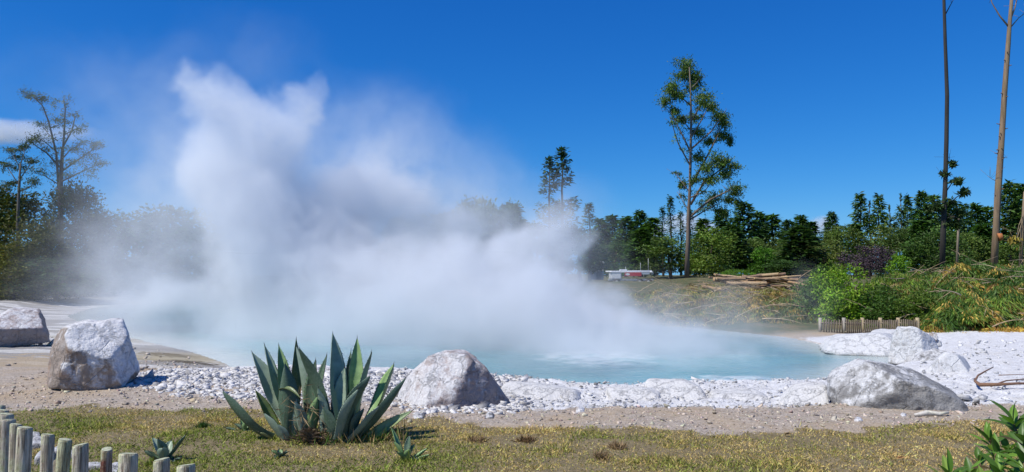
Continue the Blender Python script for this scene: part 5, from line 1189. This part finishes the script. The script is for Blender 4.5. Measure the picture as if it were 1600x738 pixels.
# ------------------------------------------------------------------ palisade of round posts, lower left
M_post, t, b = new_mat("lichen_post")
mp = t.n("ShaderNodeMapping"); mp.inputs["Scale"].default_value = (1, 1, .07); t.L.new(opos(t), mp.inputs[0])
n1, n2, n3 = t.noise(55, 6, .7, mp.outputs[0], .5), t.noise(9, 5, .6, opos(t)), t.noise(45, 4, .6, opos(t))
vcl = vcol(t)
c = t.mix(t.rng(n1, .36, .60), t.mix(1.0, vcl, (.22, .18, .15), 'MULTIPLY'), vcl)
c = t.mix(t.math('MULTIPLY', t.rng(n2, .46, .62), .75), c, t.mix(t.rng(n3, .4, .6), (.46, .50, .24), (.62, .64, .42)))
t.L.new(c, b.inputs["Base Color"]); b.inputs["Roughness"].default_value = .9
t.L.new(t.bump(t.math('ADD', n1, t.math('MULTIPLY', n3, .3)), .9, .02), b.inputs["Normal"])
posts = [(2, 634, 12, "round post farthest left, its top barely in view at the left edge"), (5, 641, 16, "second visible post from the left edge, a flat grey top behind a larger one"), (9, 647, 22, "pale topped round post stacked behind the tall cracked one at the left edge"), (11, 656, 24, "tall cracked grey post at the left edge, in front of the others"),
    (25, 663, 17, "narrow weathered post wedged between two thicker ones at the left"), (39, 668, 22, "thick cracked post at the end of the tight row on the left"), (75, 679, 19, "first lone post right of the tight row, straight and grey-green"), (102, 687, 20, "greenish yellow post leaning slightly, right of the stub post"),
    (126, 695, 22, "grey split-topped post right of the greenish yellow one"), (167, 702, 17, "thin post with a bare reddish brown stripe down its side"), (201, 709, 27, "thick lichen topped post right of the reddish striped one"), (252, 718, 23, "post in front of the small agave"), (291, 727, 26, "rightmost pale topped post, barely rising into the photo"), (91, 718, 13, "short stub post lower than its neighbours, left of the greenish yellow one")]
for u, v, w, lab in posts:
    d = F_PX * (CAM_Z - .9) / (v - HOR) if v < 716 or w > 14 else 4.72
    p = D(u, v, d); r = w * d / F_PX / 2; n = 14; o = thing("fence_post", lab, "post", (p.x, d, 0), "round posts of the low palisade")
    tl = random.uniform(-.03, .03) + (.05 if u == 102 else 0); h = p.z
    mb = MB(); zs = np.concatenate([np.linspace(-.2, h - .012, 16), [h - .004, h]])
    rad = r * np.concatenate([np.linspace(1.06, 1.0, 16), [.97, .90]])
    th_ = np.arange(n) * 2 * math.pi / n; ph = random.uniform(0, 9)
    prof = 1 + .05 * np.sin(2 * th_ + ph) + .035 * np.sin(5 * th_ + 2 * ph) + rng.normal(0, .018, n)
    ct = np.array({167: (.66, .50, .38), 102: (.70, .68, .42)}.get(u, (.74, .65, .50)))
    V = []; C = []
    for z, rr in zip(zs, rad):
        pr = prof + rng.normal(0, .012, n)
        for i, a in enumerate(th_): V.append(((z - h) * tl + math.cos(a) * rr * pr[i], math.sin(a) * rr * pr[i], z + (.006 * math.cos(a + ph) if z > h - .1 else 0)))
        cc_ = np.tile(ct, (n, 1))
        if u == 167: cc_[(np.cos(th_ + 2.2) > .3)] = (.24, .07, .045)
        C.append(cc_)
    K = len(zs); Q = [(i * n + j, i * n + (j + 1) % n, (i + 1) * n + (j + 1) % n, (i + 1) * n + j) for i in range(K - 1) for j in range(n)]
    mb.add(V, Q, None, np.vstack(C)); mb.build("shaft", M_post, o, True)
    mb = MB(); top = [V[(K - 1) * n + j] for j in range(n)]; cen = np.mean(np.array(top), 0) + np.array([0, 0, .004])
    mb.add([tuple(cen)] + [tuple(np.array(q) + np.array([0, 0, .0015])) for q in top], None, [(0, 1 + j, 1 + (j + 1) % n) for j in range(n)], (.60, .60, .48)); mb.build("cut_top", M_post, o)
# stones edging the lawn behind the posts
for i, (u, v, w, h_, lab) in enumerate([(62, 700, 17, 13, "long pale edging stone nearest the tight row of posts"), (72, 722, 17, 16, "grey upright edging stone behind the first lone post"), (96, 710, 16, 9, "dark topped edging stone behind the stub post"), (118, 716, 14, 9, "grey edging stone behind the split-topped post"),
                              (150, 732, 18, 6, "flat white edging stone left of the red striped post"), (182, 738, 14, 6, "small pale edging stone right of the red striped post"), (56, 686, 9, 8, "small grey edging stone at the head of the stone row")]):
    p = GH(u, v); boulder("edging_stone", lab, [(u - w, v + 6), (u - w, v - h_ * .5), (u - w * .5, v - h_), (u + w * .7, v - h_ * .7), (u + w, v), (u + w * .8, v + 7)], p.y, .16, M_grey, [((0, -.2, 1), .07)], 4, .06, cat="stone", group="stones edging the lawn", seed=i * 2.3)

# ------------------------------------------------------------------ leafy shrub, lower right
M_gloss = leaf_mat("glossy_leaf", .40, .34, .4)
M_twig = wood_mat("shrub_twig", (1, 1, 1), 40, .3, .8, .3)
sb = Vector((2.62, 3.25, 0)); shr = thing("shrub", "glossy broad-leaved green shrub leaning in at the lower right corner", "shrub", tuple(sb))
def broad_leaf(mb, p, dirv, nrm, L, W, col, n=6, droop=.25):
    dv = Vector(dirv).normalized(); N = Vector(nrm); N = (N - dv * N.dot(dv)).normalized(); S_ = dv.cross(N); V = []; C = []
    for i in range(n + 1):
        s = i / n; wf = W * .5 * max(.03, math.sin(math.pi * min(1, s ** .85)) ** .8) * (1 if s < .95 else .5); q = Vector(p) + dv * (L * s) - N * (droop * L * s * s)
        for e_ in (-1, -.5, 0, .5, 1): V.append(tuple(q + S_ * (e_ * wf) + N * (abs(e_) * wf * .35))); C.append(np.array(col) * (1.35 if e_ == 0 else 1))
    mb.add(V, [(i * 5 + j, i * 5 + j + 1, (i + 1) * 5 + j + 1, (i + 1) * 5 + j) for i in range(n) for j in range(4)], None, np.array(C))
lr = random.Random(21)
ros = [(1583, 660, 3.2, 9, 1.15), (1546, 688, 3.15, 8, 1.0), (1556, 712, 3.05, 7, .9), (1600, 690, 3.0, 8, 1.05), (1484, 742, 3.0, 9, 1.05), (1516, 742, 3.15, 8, 1.0), (1562, 742, 2.95, 9, 1.1), (1600, 722, 2.85, 8, 1.15), (1640, 700, 3.1, 8, 1.1), (1592, 752, 2.9, 8, 1.1),
       (1540, 764, 3.0, 8, 1.1), (1630, 660, 3.2, 8, 1.1), (1500, 770, 3.0, 7, 1), (1470, 780, 3.1, 7, 1.0), (1640, 750, 2.95, 8, 1.1), (1612, 676, 3.3, 7, 1.0), (1575, 705, 3.2, 7, .9), (1530, 720, 3.3, 6, .8)]
for (u, v, d, k_, sc_) in ros:
    p = D(u, v, d); ax = Vector((lr.uniform(-.45, .2), lr.uniform(-.35, .1), 1)).normalized()
    mb = MB(); s0 = sb + Vector((lr.uniform(-.12, .12), lr.uniform(-.1, .1), 0)); mid = s0.lerp(p, .55) + Vector((.06, 0, .12)); mb.tube([s0, mid, p - ax * .10, p + ax * .01], [.012, .009, .006, .004], 6, (.16, .11, .06)); mb.build("twig", M_twig, shr, True, sb)
    for j in range(k_ + 3):
        a = j * 2.4 + lr.uniform(-.3, .3); f = j / (k_ + 2); el = .15 + f * 1.05 + lr.uniform(-.2, .2)
        e1 = ax.orthogonal().normalized(); e2 = ax.cross(e1); dr = (e1 * math.cos(a) + e2 * math.sin(a)) * math.cos(el) + ax * math.sin(el)
        mb = MB(); g_ = lr.random(); cl = (.075, .15, .025) if g_ < .45 else ((.15, .28, .035) if g_ < .85 else (.22, .32, .06))
        if lr.random() < .10: cl = (.10, .075, .035)
        broad_leaf(mb, p - ax * (.07 * (1 - f)), dr, ax + Vector((0, 0, .2)), lr.uniform(.075, .115) * sc_, lr.uniform(.026, .036) * sc_, cl, droop=lr.uniform(.05, .3)); lf = mb.build("leaf", M_gloss, shr, True, sb)
lv = [o for o in shr.children if o.name.startswith("leaf")]
if len(lv) > 100:
    cp = cam.location
    lv.sort(key=lambda o: -max((Vector(v.co) + sb).z for v in o.data.vertices))
    rest = lv[100:]; Vs = []; Qs = []; Cs = []; n = 0
    for o in rest:
        me = o.data; Vs += [tuple(v.co) for v in me.vertices]; Qs += [tuple(i + n for i in f.vertices) for f in me.polygons]; Cs += [tuple(c_.color)[:3] for c_ in me.color_attributes["Col"].data]; n += len(me.vertices)
        bpy.data.objects.remove(o)
    rr = mesh_obj("lower_leaves", np.array(Vs), np.array(Qs), M_gloss, shr, np.array(Cs), True); rr["kind"] = "stuff"
